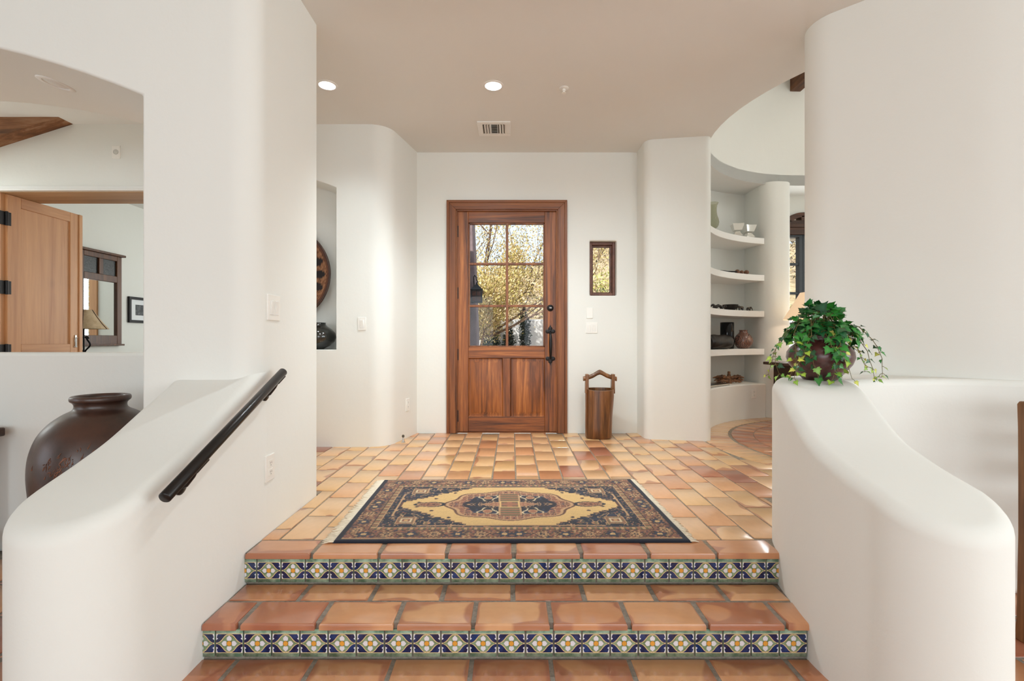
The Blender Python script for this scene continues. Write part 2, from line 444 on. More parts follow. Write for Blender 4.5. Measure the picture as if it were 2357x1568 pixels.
def step(label, yn, yr, zt, xa, xb, rj, rp, rows, core_back):
    t = thing('tiled_step', ((xa+xb)/2, yr, zt-.131), label, 'step', 'tiled entry steps')
    c = MB(); c.box(xa-.02, xb+.03, yr, core_back, zt-(.131 if zt > -.05 else .18), zt-.004)
    c.build('grout_bed', M['grout'], t)
    r = MB(); k = -1
    while rj+k*rp < xb:
        paint_tile(r, rj+k*rp+.0033, rp-.0066, zt-.0735, .0965, yr-.004, xa, xb); k += 1
    r.build('riser_tiles', TM, t, recalc=False, sharp=None)
    out = []
    for (y0, y1, j0) in rows: add_rows(out, 0, 0, y0, y1, j0, .2785, xa, xb)
    tiles_mesh(out, zt, .023, 'tread_tiles', t, edge=.007, recol=lambda r: (.62+r[0]*.30, .50+r[1]*.5), gap=.0026)
    return t
step('upper step at the landing edge beside the rug, one tile row over floral risers', 1.985, 2.006, 0, -XI, 1.118, -1.0545, .1002, [(1.985, 2.130, .008)], 2.13)
step('lower step with two rows of terracotta tiles over a floral tile riser', 1.712, 1.735, -.131, -XI, 1.085, -1.0595, .1007, [(1.712, 1.872, -.138), (1.872, 2.004, .004)], 2.002)

# ------------------------------------------------------------------ walls
pl = M['plaster']
# door wall
DX0, DX1, DZ1 = -.5215, .4265, 2.110
w = MB(); w.box(-1.30, 1.5, 4.582, 4.86, LOW, CEIL+.02)
wall_front = struct(w.build('wall_front', pl), 'white plaster wall around the wooden entry door', 'wall')
c1 = MB(); c1.box(DX0-.03, DX1+.03, 4.4, 5, -.0, DZ1+.03)
c2 = MB(); c2.box(.738, .991, 4.4, 5, 1.303, 1.822)
carve(wall_front, [c1, c2], .012)
# niche wall with the doorway and the angled return
pts = fillet([(-7,3.984),(-1.03,3.984),(-.900,4.57),(-.900,4.86),(-1.25,4.86),(-1.30,4.324),(-7,4.324)], {1: .19}, 12)
w = MB(); w.prism(pts, LOW, CEIL+.02)
wall_n = struct(w.build('wall_hall', pl), 'white plaster hall wall with arched niche and rounded corner beside the entry', 'wall')
NX = -1.975
nr = 1.28; nh = .527
npts = [(NX-nh, .802), (NX+nh, .802)]+[(NX+nh-2*nh*k/16, 2.137+math.sqrt(nr*nr-(nh-2*nh*k/16)**2)-math.sqrt(nr*nr-nh*nh)) for k in range(17)]
c1 = MB(); c1.prism_y(npts, 3.5, 4.256)
c2 = MB(); c2.box(-4.235, -2.75, 3.5, 4.9, -.01, 2.107)
carve(wall_n, [c1, c2], .012)
# thick wall of the stairs with its arched opening
pts = fillet([(-7,2.07),(-1.105,2.07),(-1.105,2.742),(-7,2.742)], {1: .11, 2: .012}, 10)
w = MB(); w.prism(pts, LOW, CEIL+.02)
wall_l = struct(w.build('wall_left', pl), 'thick white plaster wall with wide arched opening beside the steps', 'wall')
ar = 3.87
apts = [(-4.596, LOW-.1), (-1.584, LOW-.1)]+[(-1.584-3.012*k/24, 2.235-ar+math.sqrt(ar*ar-(1.506-3.012*k/24)**2)) for k in range(25)]
c1 = MB(); c1.prism_y(apts, 1.5, 3.2)
carve(wall_l, [c1], .014)
w = MB(); w.box(-4.65, -1.55, 2.60, 2.735, LOW, .812)
struct(w.build('wall_sill', pl, bevel=.02), 'low white plaster wall closing the foot of the arched opening', 'wall')
# column between the entry and the round room
pts = fillet([(1.185,4.7),(1.185,4.295),(1.752,4.205),(1.752,4.75),(1.45,4.85)], {1: .085, 2: .06}, 8)
w = MB(); w.prism(pts, LOW, CEIL+.02)
struct(w.build('wall_column', pl), 'white rounded plaster wall end between entry and shelves', 'wall')
# round room
w = MB(); w.prism(sector(1.98, 2.16, 157, 55, 40), LOW, CEIL+.02)
wall_r = struct(w.build('wall_round', pl), 'curved white plaster wall behind the shelves and the arched window', 'wall')
WX, WY, WH = 3.578, 5.955, .30
wz0, wz1 = .60, 2.31
wp = [(WX-WH, wz0), (WX+WH, wz0)]+[(WX+WH-2*WH*k/14, wz1+.14*(1-((k-7)/7)**2)) for k in range(15)]
c1 = MB(); c1.prism_y(wp, 5.5, 6.6)
carve(wall_r, [c1], .008)
ia, oa = arc(*RC, 1.60, 215.9, 420, 60), arc(*RC, 2.09, 420, 215.9, 70)
pp = fillet([ia[4], ia[0], oa[-1], oa[-6]], {1: .14, 2: .17}, 12)[1:-1]
w = MB(); w.prism(ia[5:]+oa[:-7]+pp[::-1], LOW, CEIL+.02)
wall_rt = struct(w.build('wall_right', pl, sharp=50), 'tall curved white plaster wall behind the potted ivy', 'wall')
w = MB(); w.prism(fillet([(2.850,6.05),(2.850,5.47),(3.205,5.47),(3.205,6.02)], {1: .15, 2: .15}, 10), -.01, CEIL+.02)
struct(w.build('wall_pier', pl), 'slim rounded plaster pier between shelves and arched window', 'wall')
# drum above the round room
w = MB()
n = 72
ri = arc(*RC, 1.57, 0, 360, n)[:-1]; ro = arc(*RC, 1.72, 0, 360, n)[:-1]
w.loft([[(x, y, CEIL) for x, y in ri], [(x, y, 4.05) for x, y in ri], [(x, y, 4.05) for x, y in ro], [(x, y, CEIL+.05) for x, y in ro], [(x, y, CEIL) for x, y in ri]], c0=False, c1=False)
struct(w.build('wall_drum', pl), 'round white drum rising above the shelf room', 'wall')
w = MB(); w.prism(ro, 4.05, 4.15)
struct(w.build('ceiling', pl), 'round ceiling of the raised drum', 'ceiling')
# main ceiling
w = MB(); w.box(-7, 7, -6, 8.7, CEIL, CEIL+.12)
ceil = struct(w.build('ceiling', M['ceiling']), 'flat greige plaster ceiling over the landing', 'ceiling')
cut = [MB().prism(ri, 2, 4)]
DL = [at(753, 196, 1.783*F/588), at(1135.5, 197, 1.783*F/587)]
FILL_SPOTS = [(-.30, 2.38, 78, .66), (.75, 2.38, 80, .66), (1.1, .7, 16, 0), (-1.2, -1.4, 12, 0), (1.4, -1.6, 16, 0), (-4.3, 3.35, 24, 0), (3.4, -.2, 20, 0)]  # unseen fill spots without fittings; first pair tilted to brighten the door wall
for d in DL: cut.append(MB().prism(arc(d.x, d.y, .057, 0, 360, 32)[:-1], 2, 4))
cut.append(MB().box(-2.5, 1.8, 4.87, 9.0, 2.5, 3))        # the porch in front of the door lies open
carve(ceil, cut)
# bedroom beyond the doorway
w = MB(); w.box(-5.15, -5.0, 4.30, 8.6, LOW, CEIL+.02)
struct(w.build('wall_bedroom', pl), 'white bedroom wall carrying the mirror', 'wall')
w = MB(); w.box(-5.1, -1.1, 8.5, 8.65, LOW, CEIL+.02)
wb = struct(w.build('wall_bedroom', pl), 'far white bedroom wall seen only in the mirror', 'wall')
c1 = MB(); c1.box(-2.55, -1.75, 8, 9, .75, 2.0); carve(wb, [c1])
w = MB(); w.box(-1.25, -1.10, 4.87, 8.6, LOW, CEIL+.2)
struct(w.build('wall_porch', pl), 'bedroom wall along the porch', 'wall')
w = MB(); w.box(-5.1, -1.2, 4.30, 8.6, -.1, -.003)
struct(w.build('floor', M['grout2']), 'bedroom floor beyond the doorway', 'floor')
# the room behind the camera
w = MB(); w.box(-7, 7, -6.2, -6, LOW, CEIL+.02)
wk = struct(w.build('wall_back', pl), 'wall of the living room behind the camera with wide windows', 'wall')
carve(wk, [MB().box(-3.6, -.6, -7, -5, .0, 2.3), MB().box(.4, 4.6, -7, -5, .0, 2.3)])
w = MB(); w.box(6.9, 7.05, -6, 6.4, LOW, CEIL+.02)
wk = struct(w.build('wall_side', pl), 'outer wall of the living room with a window, out of frame', 'wall')
carve(wk, [MB().box(6, 8, -3.6, .6, .1, 2.3)])
w = MB(); w.box(-7.05, -6.9, -6, 4.4, LOW, CEIL+.02)
wk = struct(w.build('wall_side', pl), 'far end wall of the hall and living room, out of frame', 'wall')
carve(wk, [MB().box(-8, -6, -3.0, .4, .1, 2.3)])
w = MB(); w.box(4.8, 7, 2.3, 2.45, LOW, CEIL+.02); struct(w.build('wall_dining', pl), 'dining side wall beyond the round wall, out of frame', 'wall')

# ------------------------------------------------------------------ curved half walls of the steps
def halfwall(name, label, xin, sgn, zprof, yback, ytipc, hw=.18, r=.045):
    """xin(Y): face towards the steps; sgn: which way the thickness runs; zprof(Y): top; ends in a half round"""
    ytip = ytipc-hw
    ys = [yback+(ytipc-yback)*k/44 for k in range(45)]+[ytipc-hw*math.sin(PI/2*k/14) for k in range(1, 15)]
    L, Rr = [], []
    for y in ys:
        h = hw if y >= ytipc else math.sqrt(max(0, hw*hw-(ytipc-y)**2))
        xc = xin(max(y, ytipc))+sgn*hw
        L.append(Vector((xc-h, y))); Rr.append(Vector((xc+h, y)))
    loop = L+Rr[-2::-1]
    n = len(loop)
    nor = []
    for i in range(n):
        a = loop[max(0, i-1)]; c = loop[min(n-1, i+1)]; d = (c-a).normalized(); nor.append(Vector((-d.y, d.x)))
    b = MB()
    steps = [(0, None)]+[(r*(1-math.cos(a)), r*(1-math.sin(a))) for a in [PI/2*k/6 for k in range(7)]]
    rings = []
    for ins, dz in steps:
        rg = []
        for p, q in zip(loop, nor):
            pp = p+q*ins
            z = LOW-.02 if dz is None else zprof(pp.y)-dz
            rg.append((pp.x, pp.y, z))
        rings.append(rg)
    ids = [[b.vert(p) for p in rg] for rg in rings]
    for a, c in zip(ids, ids[1:]):
        for k in range(n-1): b.face((a[k], a[k+1], c[k+1], c[k]))
    top = ids[-1]; m = len(ys)
    for j in range(m-1):
        l0, l1, r0, r1 = top[j], top[j+1], top[n-1-j], top[n-2-j]
        if l1 == r1: b.face((l0, l1, r0))
        else: b.face((l0, l1, r1, r0))
    b.face([i[0] for i in ids]+[i[-1] for i in ids[::-1]])
    o = b.build(name, pl, sharp=60)
    return struct(o, label, 'wall')
ZL = [(1.28,.356),(1.40,.400),(1.50,.438),(1.60,.474),(1.736,.530),(1.90,.618),(2.05,.697),(2.126,.745),(2.3,.86)]
ZR = [(1.28,.356),(1.40,.400),(1.50,.438),(1.60,.474),(1.736,.530),(1.88,.612),(1.97,.668),(2.04,.694),(2.12,.702),(2.4,.702)]
XR = [(1.44,1.092),(1.55,1.068),(1.65,1.058),(1.723,1.056),(1.85,1.075),(2.0,1.102),(2.117,1.140),(2.2,1.186),(2.3,1.252)]
halfwall('wall_stair', 'low white plaster wall sweeping down under the black handrail', lambda y: -1.105, -1, lambda y: smooth_interp(ZL, y), 2.178, 1.467)
halfwall('wall_stair', 'low white plaster wall curving down from the potted ivy', lambda y: smooth_interp(XR, y), 1, lambda y: smooth_interp(ZR, y), 2.30, 1.466)
w = MB(); w.prism([(1.168,2.16),(1.215,2.24),(1.28,2.335),(1.36,2.42),(1.47,2.48),(1.60,2.51),(1.95,2.55),(2.35,2.40),(2.85,2.15),(2.80,1.958),(2.6,2.02),(2.45,2.074),(2.33,2.128),(2.24,2.17),(2.15,2.21),(2.06,2.235),(1.95,2.24),(1.80,2.225),(1.62,2.19),(1.45,2.14)], LOW, .700)
struct(w.build('wall_ledge', pl, bevel=.03, seg=5, bang=75), 'white plaster ledge running from the ivy pot to the tall curved wall', 'wall')

# ------------------------------------------------------------------ shelves of the round room
for z, lb in ((2.045, 'topmost curved white plaster shelf, glass vase and silver holders on it'), (1.624, 'second curved white plaster shelf from the top, gourd rattle on it'),
              (1.213, 'third curved white plaster shelf from the top, black bowl on it'), (.783, 'lowest curved white plaster shelf, black cylinder vase on it')):
    w = MB(); w.prism(sector(1.57, 1.985, 168, 105.6, 26), z-.069, z)
    tag(w.build('wall_shelf', M['trim'], bevel=.004, seg=2), lb, 'shelf', 'curved shelves of the round room')
w = MB(); w.prism(sector(1.555, 1.985, 168, 105.2, 26), -.01, .387)
struct(w.build('wall_bench', pl, bevel=.012), 'white plaster base under the curved shelves', 'wall')

# ------------------------------------------------------------------ electrical plates
def plate(name, label, cat, c, nrm, w_, h_, kind, group=None):
    """a wall plate at c facing nrm (unit, horizontal); kind: list of inserts"""
    nrm = Vector(nrm).normalized(); u = Vector((0,0,1)).cross(nrm); z = Vector((0,0,1)); c = Vector(c)
    t = thing(name, c, label, cat, group)
    b = MB(); b.obox(c+nrm*.002, u*w_/2, z*h_/2, nrm*.0045); b.build('plate', M['plate'], t, bevel=.0025, seg=2)
    for ins, du in kind:
        if ins == 'rocker':
            b = MB(); b.obox(c+u*du+nrm*.0068, u*.0165, z*.0335, nrm*.0025); b.build('surround', M['trim'], t, bevel=.001, seg=1)
            b = MB(); o = c+u*du+nrm*.009; b.obox(o, u*.0125, z*.029+nrm*.003, nrm*.003); b.build('rocker', M['plate'], t, bevel=.001, seg=1)
        if ins == 'socket':
            for dz in (.02, -.02):
                b = MB(); b.obox(c+u*du+z*dz+nrm*.0072, u*.016, z*.0145, nrm*.0016, 0)
                for dd in (-.006, .006): b.obox(c+u*(du+dd)+z*(dz+.003)+nrm*.0089, u*.0012, z*.0045, nrm*.0002, 1)
                b.obox(c+u*du+z*(dz-.008)+nrm*.0089, u*.002, z*.0022, nrm*.0002, 1)
                b.build('socket', [M['plate'], M['plate_dark']], t)
        if ins == 'screws':
            for dz in (.048, -.048):
                b = MB(); b.obox(c+z*dz+nrm*.0068, u*.0025, z*.0025, nrm*.0006); b.build('screw', M['trim'], t)
        if ins == 'grille':
            b = MB(); b.loft([[tuple(c+nrm*d+u*r_*math.cos(2*PI*k/20)+z*r_*math.sin(2*PI*k/20)) for k in range(20)] for r_, d in ((.021, .004), (.021, .009), (.018, .0085), (.014, .0075), (.010, .009), (.004, .009))]); b.build('speaker_disc', M['grille'], t)
M['grille'] = mat('grey_plastic', (.55,.54,.50,1), .5)
g1 = 'light switches'; g2 = 'power outlets'
plate('light_switch', 'white double rocker switch above the handrail', 'switch', (-1.105, 2.235, 1.028), (1,0,0), .115, .118, [('rocker', -.023), ('rocker', .023)], g1)
plate('power_outlet', 'white outlet low on the wall by the handrail, above the steps', 'outlet', (-1.105, 2.20, .299), (1,0,0), .078, .118, [('socket', 0)], g2)
plate('light_switch', 'white single rocker switch beside the niche with the black pot', 'switch', (-1.235, 3.984, 1.015), (0,-1,0), .066, .108, [('rocker', 0)], g1)
plate('power_outlet', 'white outlet on the angled wall above the floor door stop', 'outlet', (-.9445, 4.367, .297), (.976,-.217,0), .072, .112, [('socket', 0)], g2)
plate('blank_plate', 'plain white cover plate under the small wooden window', 'cover plate', (.735, 4.582, 1.136), (0,-1,0), .060, .100, [('screws', 0)])
plate('light_switch', 'white double rocker switch below the plain cover plate, near the bucket', 'switch', (.7545, 4.582, .998), (0,-1,0), .108, .104, [('rocker', -.022), ('rocker', .022)], g1)
d = Vector((RC[0]-2.716, RC[1]-5.453)).normalized()
plate('power_outlet', 'white outlet in the plaster base under the curved shelves', 'outlet', (RC[0]-d.x*1.555, RC[1]-d.y*1.555, .279), (d.x, d.y, 0), .068, .108, [('socket', 0)], g2)
plate('door_chime', 'small white chime box with round grille high on the far hall wall', 'chime', (-3.259, 3.984, 2.429), (0,-1,0), .068, .106, [('grille', 0), ('screws', 0)])

# ------------------------------------------------------------------ ceiling fittings
M['lamp'] = emit('warm_lamp', (1,.93,.82,1), 14)
M['lamp_dim'] = mat('unlit_lamp', (.7,.7,.68,1), .3)
M['reflector'] = mat('white_reflector', (.86,.85,.82,1), .35)
for d, lb in zip(DL, ('lit recessed ceiling light beside the thick stair wall', 'lit recessed ceiling light in front of the entry door')):
    t = thing('recessed_light', (d.x, d.y, CEIL), lb, 'ceiling light', 'recessed ceiling lights')
    b = MB(); b.lathe(d.x, d.y, [(.055, CEIL+.003), (.055, CEIL-.004), (.062, CEIL-.006), (.072, CEIL-.002), (.072, CEIL+.0005)], 36); b.f = [f for f in b.f if len(f) == 4]; b.m = [0]*len(b.f); b.build('trim_ring', M['trim'], t)
    b = MB(); b.lathe(d.x, d.y, [(.055, CEIL-.003), (.052, CEIL+.03), (.046, CEIL+.09)], 36); b.f = [f for f in b.f if len(f) == 4]; b.m = [0]*len(b.f); b.build('reflector', M['reflector'], t)
    b = MB(); b.lathe(d.x, d.y, [(.046, CEIL+.088), (.04, CEIL+.075), (.02, CEIL+.068), (.003, CEIL+.066)], 24); b.build('bulb', M['lamp'], t)
# dim one in the arched soffit
sp = Vector((-2.245, 2.38, 0)); sp.z = 2.235-ar+math.sqrt(ar*ar-(sp.x+3.09)**2)
slope = -(sp.x+3.09)/math.sqrt(ar*ar-(sp.x+3.09)**2)
t = thing('recessed_light', sp, 'unlit recessed light in the underside of the plaster arch', 'ceiling light', 'recessed ceiling lights')
U = Vector((1, 0, slope)).normalized(); V = Vector((0,1,0)); N = U.cross(V); N = N if N.z < 0 else -N
def rg(r_, d_): return [sp+N*d_+U*r_*math.cos(2*PI*k/30)+V*r_*math.sin(2*PI*k/30) for k in range(30)]
b = MB(); b.loft([rg(.075, -.004), rg(.075, .003), rg(.068, .006), (rg(.052, .004)), rg(.050, -.004)], c0=False, c1=False); b.build('trim_ring', M['trim'], t)
b = MB(); b.loft([rg(.051, .0005), rg(.03, .003), rg(.004, .004)]); b.build('lens', M['lamp_dim'], t)
# sprinkler
d = at(1298, 203, 1.783*F/581)
t = thing('ceiling_sprinkler', (d.x, d.y, CEIL), 'small white fire sprinkler in the ceiling near the entry door', 'sprinkler')
b = MB(); b.lathe(d.x, d.y, [(.034, CEIL+.001), (.034, CEIL-.004), (.022, CEIL-.008), (.014, CEIL-.008)], 24); b.build('escutcheon', M['trim'], t)
b = MB(); b.lathe(d.x, d.y, [(.011, CEIL-.007), (.011, CEIL-.02), (.007, CEIL-.022), (.007, CEIL-.032), (.015, CEIL-.033), (.015, CEIL-.036)], 18); b.build('head', M['plate'], t)
# air vent
x0, x1, y0, y1 = -.285, -.012, 3.93, 4.20
t = thing('air_vent', ((x0+x1)/2, (y0+y1)/2, CEIL), 'white metal air vent with louvres in the ceiling above the door', 'vent')
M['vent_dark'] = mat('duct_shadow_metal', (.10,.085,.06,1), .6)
b = MB(); z0, z1 = CEIL-.008, CEIL+.001
for (a, c_, e, f_) in ((x0, x1, y0, y0+.045), (x0, x1, y1-.045, y1), (x0, x0+.042, y0+.045, y1-.045), (x1-.042, x1, y0+.045, y1-.045)): b.box(a, c_, e, f_, z0, z1)
b.build('frame', M['trim'], t, bevel=.003, seg=2)
b = MB(); b.box(x0+.03, x1-.03, y0+.035, y1-.035, CEIL-.0015, CEIL-.0005); b.build('duct_shade', M['vent_dark'], t)  # flat dark sheet, its colour stands in for the shade inside the duct
for k in range(3):
    for s0 in (x0+.044, x1-.044-.062):
        xx = s0+.01+k*.022
        sg = 1 if s0 < (x0+x1)/2 else -1
        b = MB(); b.obox((xx+.008, (y0+y1)/2, CEIL-.006), (.007*1, 0, sg*.005), (0, (y1-y0)/2-.047, 0), (.0008, 0, 0)); b.build('louvre', M['trim'], t)
for k in range(6):
    yy = y0+.06+k*.03
    b = MB(); b.obox(((x0+x1)/2, yy, CEIL-.006), (.031, 0, 0), (0, .010, .005), (0, 0, .0008)); b.build('louvre', M['trim'], t)
for xx in (x0+.108, x1-.108):
    b = MB(); b.box(xx-.002, xx+.002, y0+.045, y1-.045, CEIL-.009, CEIL-.001); b.build('divider', M['trim'], t)

# ------------------------------------------------------------------ entry door
S = 4.582/F
def dx(px): return (px-1178.5)*S
def dz(py): return CZ-(py-784)*S
door = thing('door_1', (dx(1167), 4.60, 0), 'wooden entry door with six glass panes above two raised panels', 'door', None, 'structure')
YF, YB = 4.600, 4.645
def dpart(name, x0, x1, z0, z1, m, y0=YF, y1=YB, bv=.003, lab=None, par=None):
    b = MB(); b.box(x0, x1, y0, y1, z0, z1); o = b.build(name, m, par or door, bevel=bv, seg=2)
    if lab: o['label'] = lab
    return o
zt, zb = dz(485), .008
dpart('stile', dx(1052), dx(1078), zb, zt, M['door_v']); dpart('stile', dx(1254), dx(1282), zb, zt, M['door_v'])
dpart('rail', dx(1078), dx(1254), dz(512), zt, M['door_h']); dpart('rail', dx(1078), dx(1254), dz(825), dz(799), M['door_h']); dpart('rail', dx(1078), dx(1254), zb, dz(960), M['door_h'])
dpart('mullion', dx(1157), dx(1175), dz(960), dz(825), M['door_v'])
b = MB()
b.box(dx(1164), dx(1170), YF+.002, YB-.004, dz(799), dz(512))
for py in (606.5, 704): b.box(dx(1078), dx(1254), YF+.004, YB-.006, dz(py+2.6), dz(py-2.6))
for a, c_ in ((1078, 1081), (1251, 1254)): b.box(dx(a), dx(c_), YF+.006, YB-.006, dz(799), dz(512))
for a, c_ in ((512, 515), (796, 799)): b.box(dx(1078), dx(1254), YF+.006, YB-.006, dz(c_), dz(a))
b.build('muntin_grid', M['case_v'], door, bevel=.002, seg=2)
b = MB(); b.box(dx(1079), dx(1253), YF+.020, YF+.024, dz(798), dz(513)); b.build('glass', M['glass'], door)
for a, c_ in ((1078, 1157), (1175, 1254)):
    X0, X1, Z0, Z1 = dx(a), dx(c_), dz(960), dz(825)
    b = MB()
    def rr(i, y): return [(X0+i, y, Z0+i), (X1-i, y, Z0+i), (X1-i, y, Z1-i), (X0+i, y, Z1-i)]
    b.loft([rr(0, YB-.004), rr(0, YF+.006), rr(.008, YF+.016), rr(.014, YF+.016), rr(.042, YF+.006), rr(.045, YF+.005)]); b.build('panel', M['door_v'], door)
# jamb and casing
b = MB(); b.box(DX0-.028, DX0+.0, 4.586, 4.86, 0, DZ1+.028); b.box(DX1, DX1+.028, 4.586, 4.86, 0, DZ1+.028); b.build('jamb', M['case_v'], door)
b = MB(); b.box(DX0-.028, DX1+.028, 4.586, 4.86, DZ1+.001, DZ1+.028); b.box(DX0, DX1, 4.59, 4.86, -.01, .006); b.build('jamb_head', M['case_h'], door)
ox0, ox1, oz = dx(1028.5), dx(1305), dz(462)
def casing(side):
    b = MB()
    for (o_, i_, y_) in ((0, .024, 4.556), (.024, .088, 4.562), (.088, .101, 4.572)):
        if side == 'L': q = [(ox0+o_, 0), (ox0+i_, 0), (ox0+i_, oz-i_), (ox0+o_, oz-o_)]
        elif side == 'R': q = [(ox1-o_, 0), (ox1-i_, 0), (ox1-i_, oz-i_), (ox1-o_, oz-o_)]
        else: q = [(ox0+o_, oz-o_), (ox1-o_, oz-o_), (ox1-i_, oz-i_), (ox0+i_, oz-i_)]
        b.prism_y(q, y_, 4.586)
    return b.build('casing', M['case_h'] if side == 'T' else M['case_v'], door, bevel=.002, seg=1)
for s_ in 'LRT': casing(s_)
for py in (532, 674.5, 816.5, 958.5):
    b = MB(); b.tube([(DX0-.002, YF-.006, dz(py+14.5)), (DX0-.002, YF-.006, dz(py-14.5))], .0065, 10); b.tube([(DX0-.002, YF-.006, dz(py-17)), (DX0-.002, YF-.006, dz(py-14))], .004, 8)
    b.box(DX0-.010, DX0+.012, YF-.004, YF+.002, dz(py+13), dz(py-13)); tag(b.build('hinge', M['black'], door), 'dark metal hinge')
# deadbolt
hx = dx(1267)
b = MB()
def yl(cx, cz, prof, n=24): return [[(cx+r_*math.cos(2*PI*k/n), y_, cz+r_*math.sin(2*PI*k/n)) for k in range(n)] for r_, y_ in prof]
b.loft(yl(hx, dz(709), [(.031, YF), (.031, YF-.006), (.026, YF-.012), (.017, YF-.014), (.016, YF-.024), (.012, YF-.026)])); db = tag(b.build('deadbolt', M['black'], door), 'round black deadbolt')
b = MB(); b.box(hx-.012, hx+.012, YF-.032, YF-.024, dz(709)-.004, dz(709)+.004); b.build('thumb_turn', M['chrome'], db, bevel=.002, seg=2)
# pull handle: clover plates and a swelling grip
def clover(cz, up):
    b = MB()
    def blob(x, z, r_): b.loft(yl(x, z, [(r_, YF), (r_, YF-.004), (r_*.8, YF-.007), (r_*.2, YF-.008)], 16))
    blob(hx, cz, .024); blob(hx-.026, cz, .020); blob(hx+.026, cz, .020); blob(hx, cz+up*.026, .020)
    b.prism_y([(hx-.012, cz+up*.038), (hx+.012, cz+up*.038), (hx, cz+up*.066)], YF-.005, YF)
    return b.build('escutcheon', M['black'], han, recalc=True)
hz1, hz0 = dz(763), dz(826)
han = thing('handle', (0,0,0), None, None); han.parent = door; han.location = (hx-door.location.x, YF-door.location.y, hz0); 
clover(hz1, 1); clover(hz0, -1)
b = MB(); pth = []; rad = []
for k in range(17):
    u_ = k/16; z_ = hz1+(hz0-hz1)*u_; pth.append((hx, YF-.008-.042*math.sin(PI*u_)**.6, z_)); rad.append(.0075+.0075*math.sin(PI*u_))
b.tube(pth, rad, 14); b.build('grip', M['black'], han)
# small fixed window
win = thing('window_2', (dx(1388), 4.66, dz(680)), 'small narrow wooden window with one pane beside the entry door', 'window', None, 'structure')
x0, x1, z0, z1 = .741, .988, 1.306, 1.819
b = MB()
for q in ((x0, x0+.026, z0, z1), (x1-.026, x1, z0, z1), (x0+.026, x1-.026, z0, z0+.026), (x0+.026, x1-.026, z1-.026, z1)): b.box(q[0], q[1], 4.635, 4.74, q[2], q[3])
b.build('window_frame', M['mauve'], win, bevel=.003, seg=2)
b = MB()
for q in ((x0+.026, x0+.040, z0+.026, z1-.026), (x1-.040, x1-.026, z0+.026, z1-.026), (x0+.040, x1-.040, z0+.026, z0+.036), (x0+.040, x1-.040, z1-.040, z1-.026)): b.box(q[0], q[1], 4.665, 4.72, q[2], q[3])
b.build('sash', M['mauve'], win, bevel=.002, seg=2)
b = MB(); b.box(x0+.036, x1-.036, 4.690, 4.694, z0+.034, z1-.036); b.build('glass', M['glass'], win)

# ------------------------------------------------------------------ arched window of the round room
win = thing('window_3', (WX, WY, wz0), 'dark arched window with grey casements beyond the shelf pier', 'window', None, 'structure')
M['grey_frame'] = mat('grey_metal_frame', srgb(58,62,66), .45, .3)
b = MB(); out = [(WX-WH, wz1)]+[(WX-WH+2*WH*k/14, wz1+.14*(1-((k-7)/7)**2)) for k in range(1, 14)]+[(WX+WH, wz1)]
inn = [(WX-WH+.05+(2*WH-.1)*k/14, wz1-.06+.14*(1-((k-7)/7)**2)) for k in range(15)]
y0, y1 = WY-.03, WY+.09
b.prism_y(out+inn[::-1], y0, y1)
zm = CZ+(784-541)*WY/F
b.box(WX-WH, WX+WH, y0-.01, y1, zm-.002, zm+.085); b.box(WX-WH, WX+WH, y0-.02, y1, zm+.085, zm+.13)
b.box(WX-WH, WX+WH, y0, y1, zm+.13, zm+.175)
b.box(WX-WH, WX-WH+.05, y0, y1, zm+.17, wz1); b.box(WX+WH-.05, WX+WH, y0, y1, zm+.17, wz1); b.box(WX-.03, WX+.03, y0, y1, zm+.17, wz1+.1)
b.box(WX-WH, WX+WH, y0-.02, y1, wz0, wz0+.04)
b.build('window_frame', M['dark_wood_x'], win, bevel=.004, seg=2)
b = MB()
for a, c_ in ((WX-WH, WX-.001), (WX+.001, WX+WH)):
    b.box(a, a+.04, y0+.02, y1-.02, wz0+.04, zm); b.box(c_-.045, c_, y0+.02, y1-.02, wz0+.04, zm); b.box(a+.04, c_-.04, y0+.02, y1-.02, zm-.03, zm)
    for py in (608, 675, 745, 815): zz = CZ-(py-784)*WY/F; b.box(a+.04, c_-.04, y0+.03, y1-.03, zz-.014, zz+.014)
b.build('casement', M['grey_frame'], win, bevel=.003, seg=2)
b = MB(); b.box(WX-WH+.02, WX+WH-.02, WY+.03, WY+.034, wz0+.04, wz1+.06); b.build('glass', M['glass'], win)
# beam across the drum
b = MB(); b.box(3.20, 3.325, 2.55, 5.60, 3.745, 3.90)
tag(b.build('ceiling_beam', M['beam_y'], bevel=.006, seg=2), 'dark wooden beam crossing the raised round drum', 'beam')

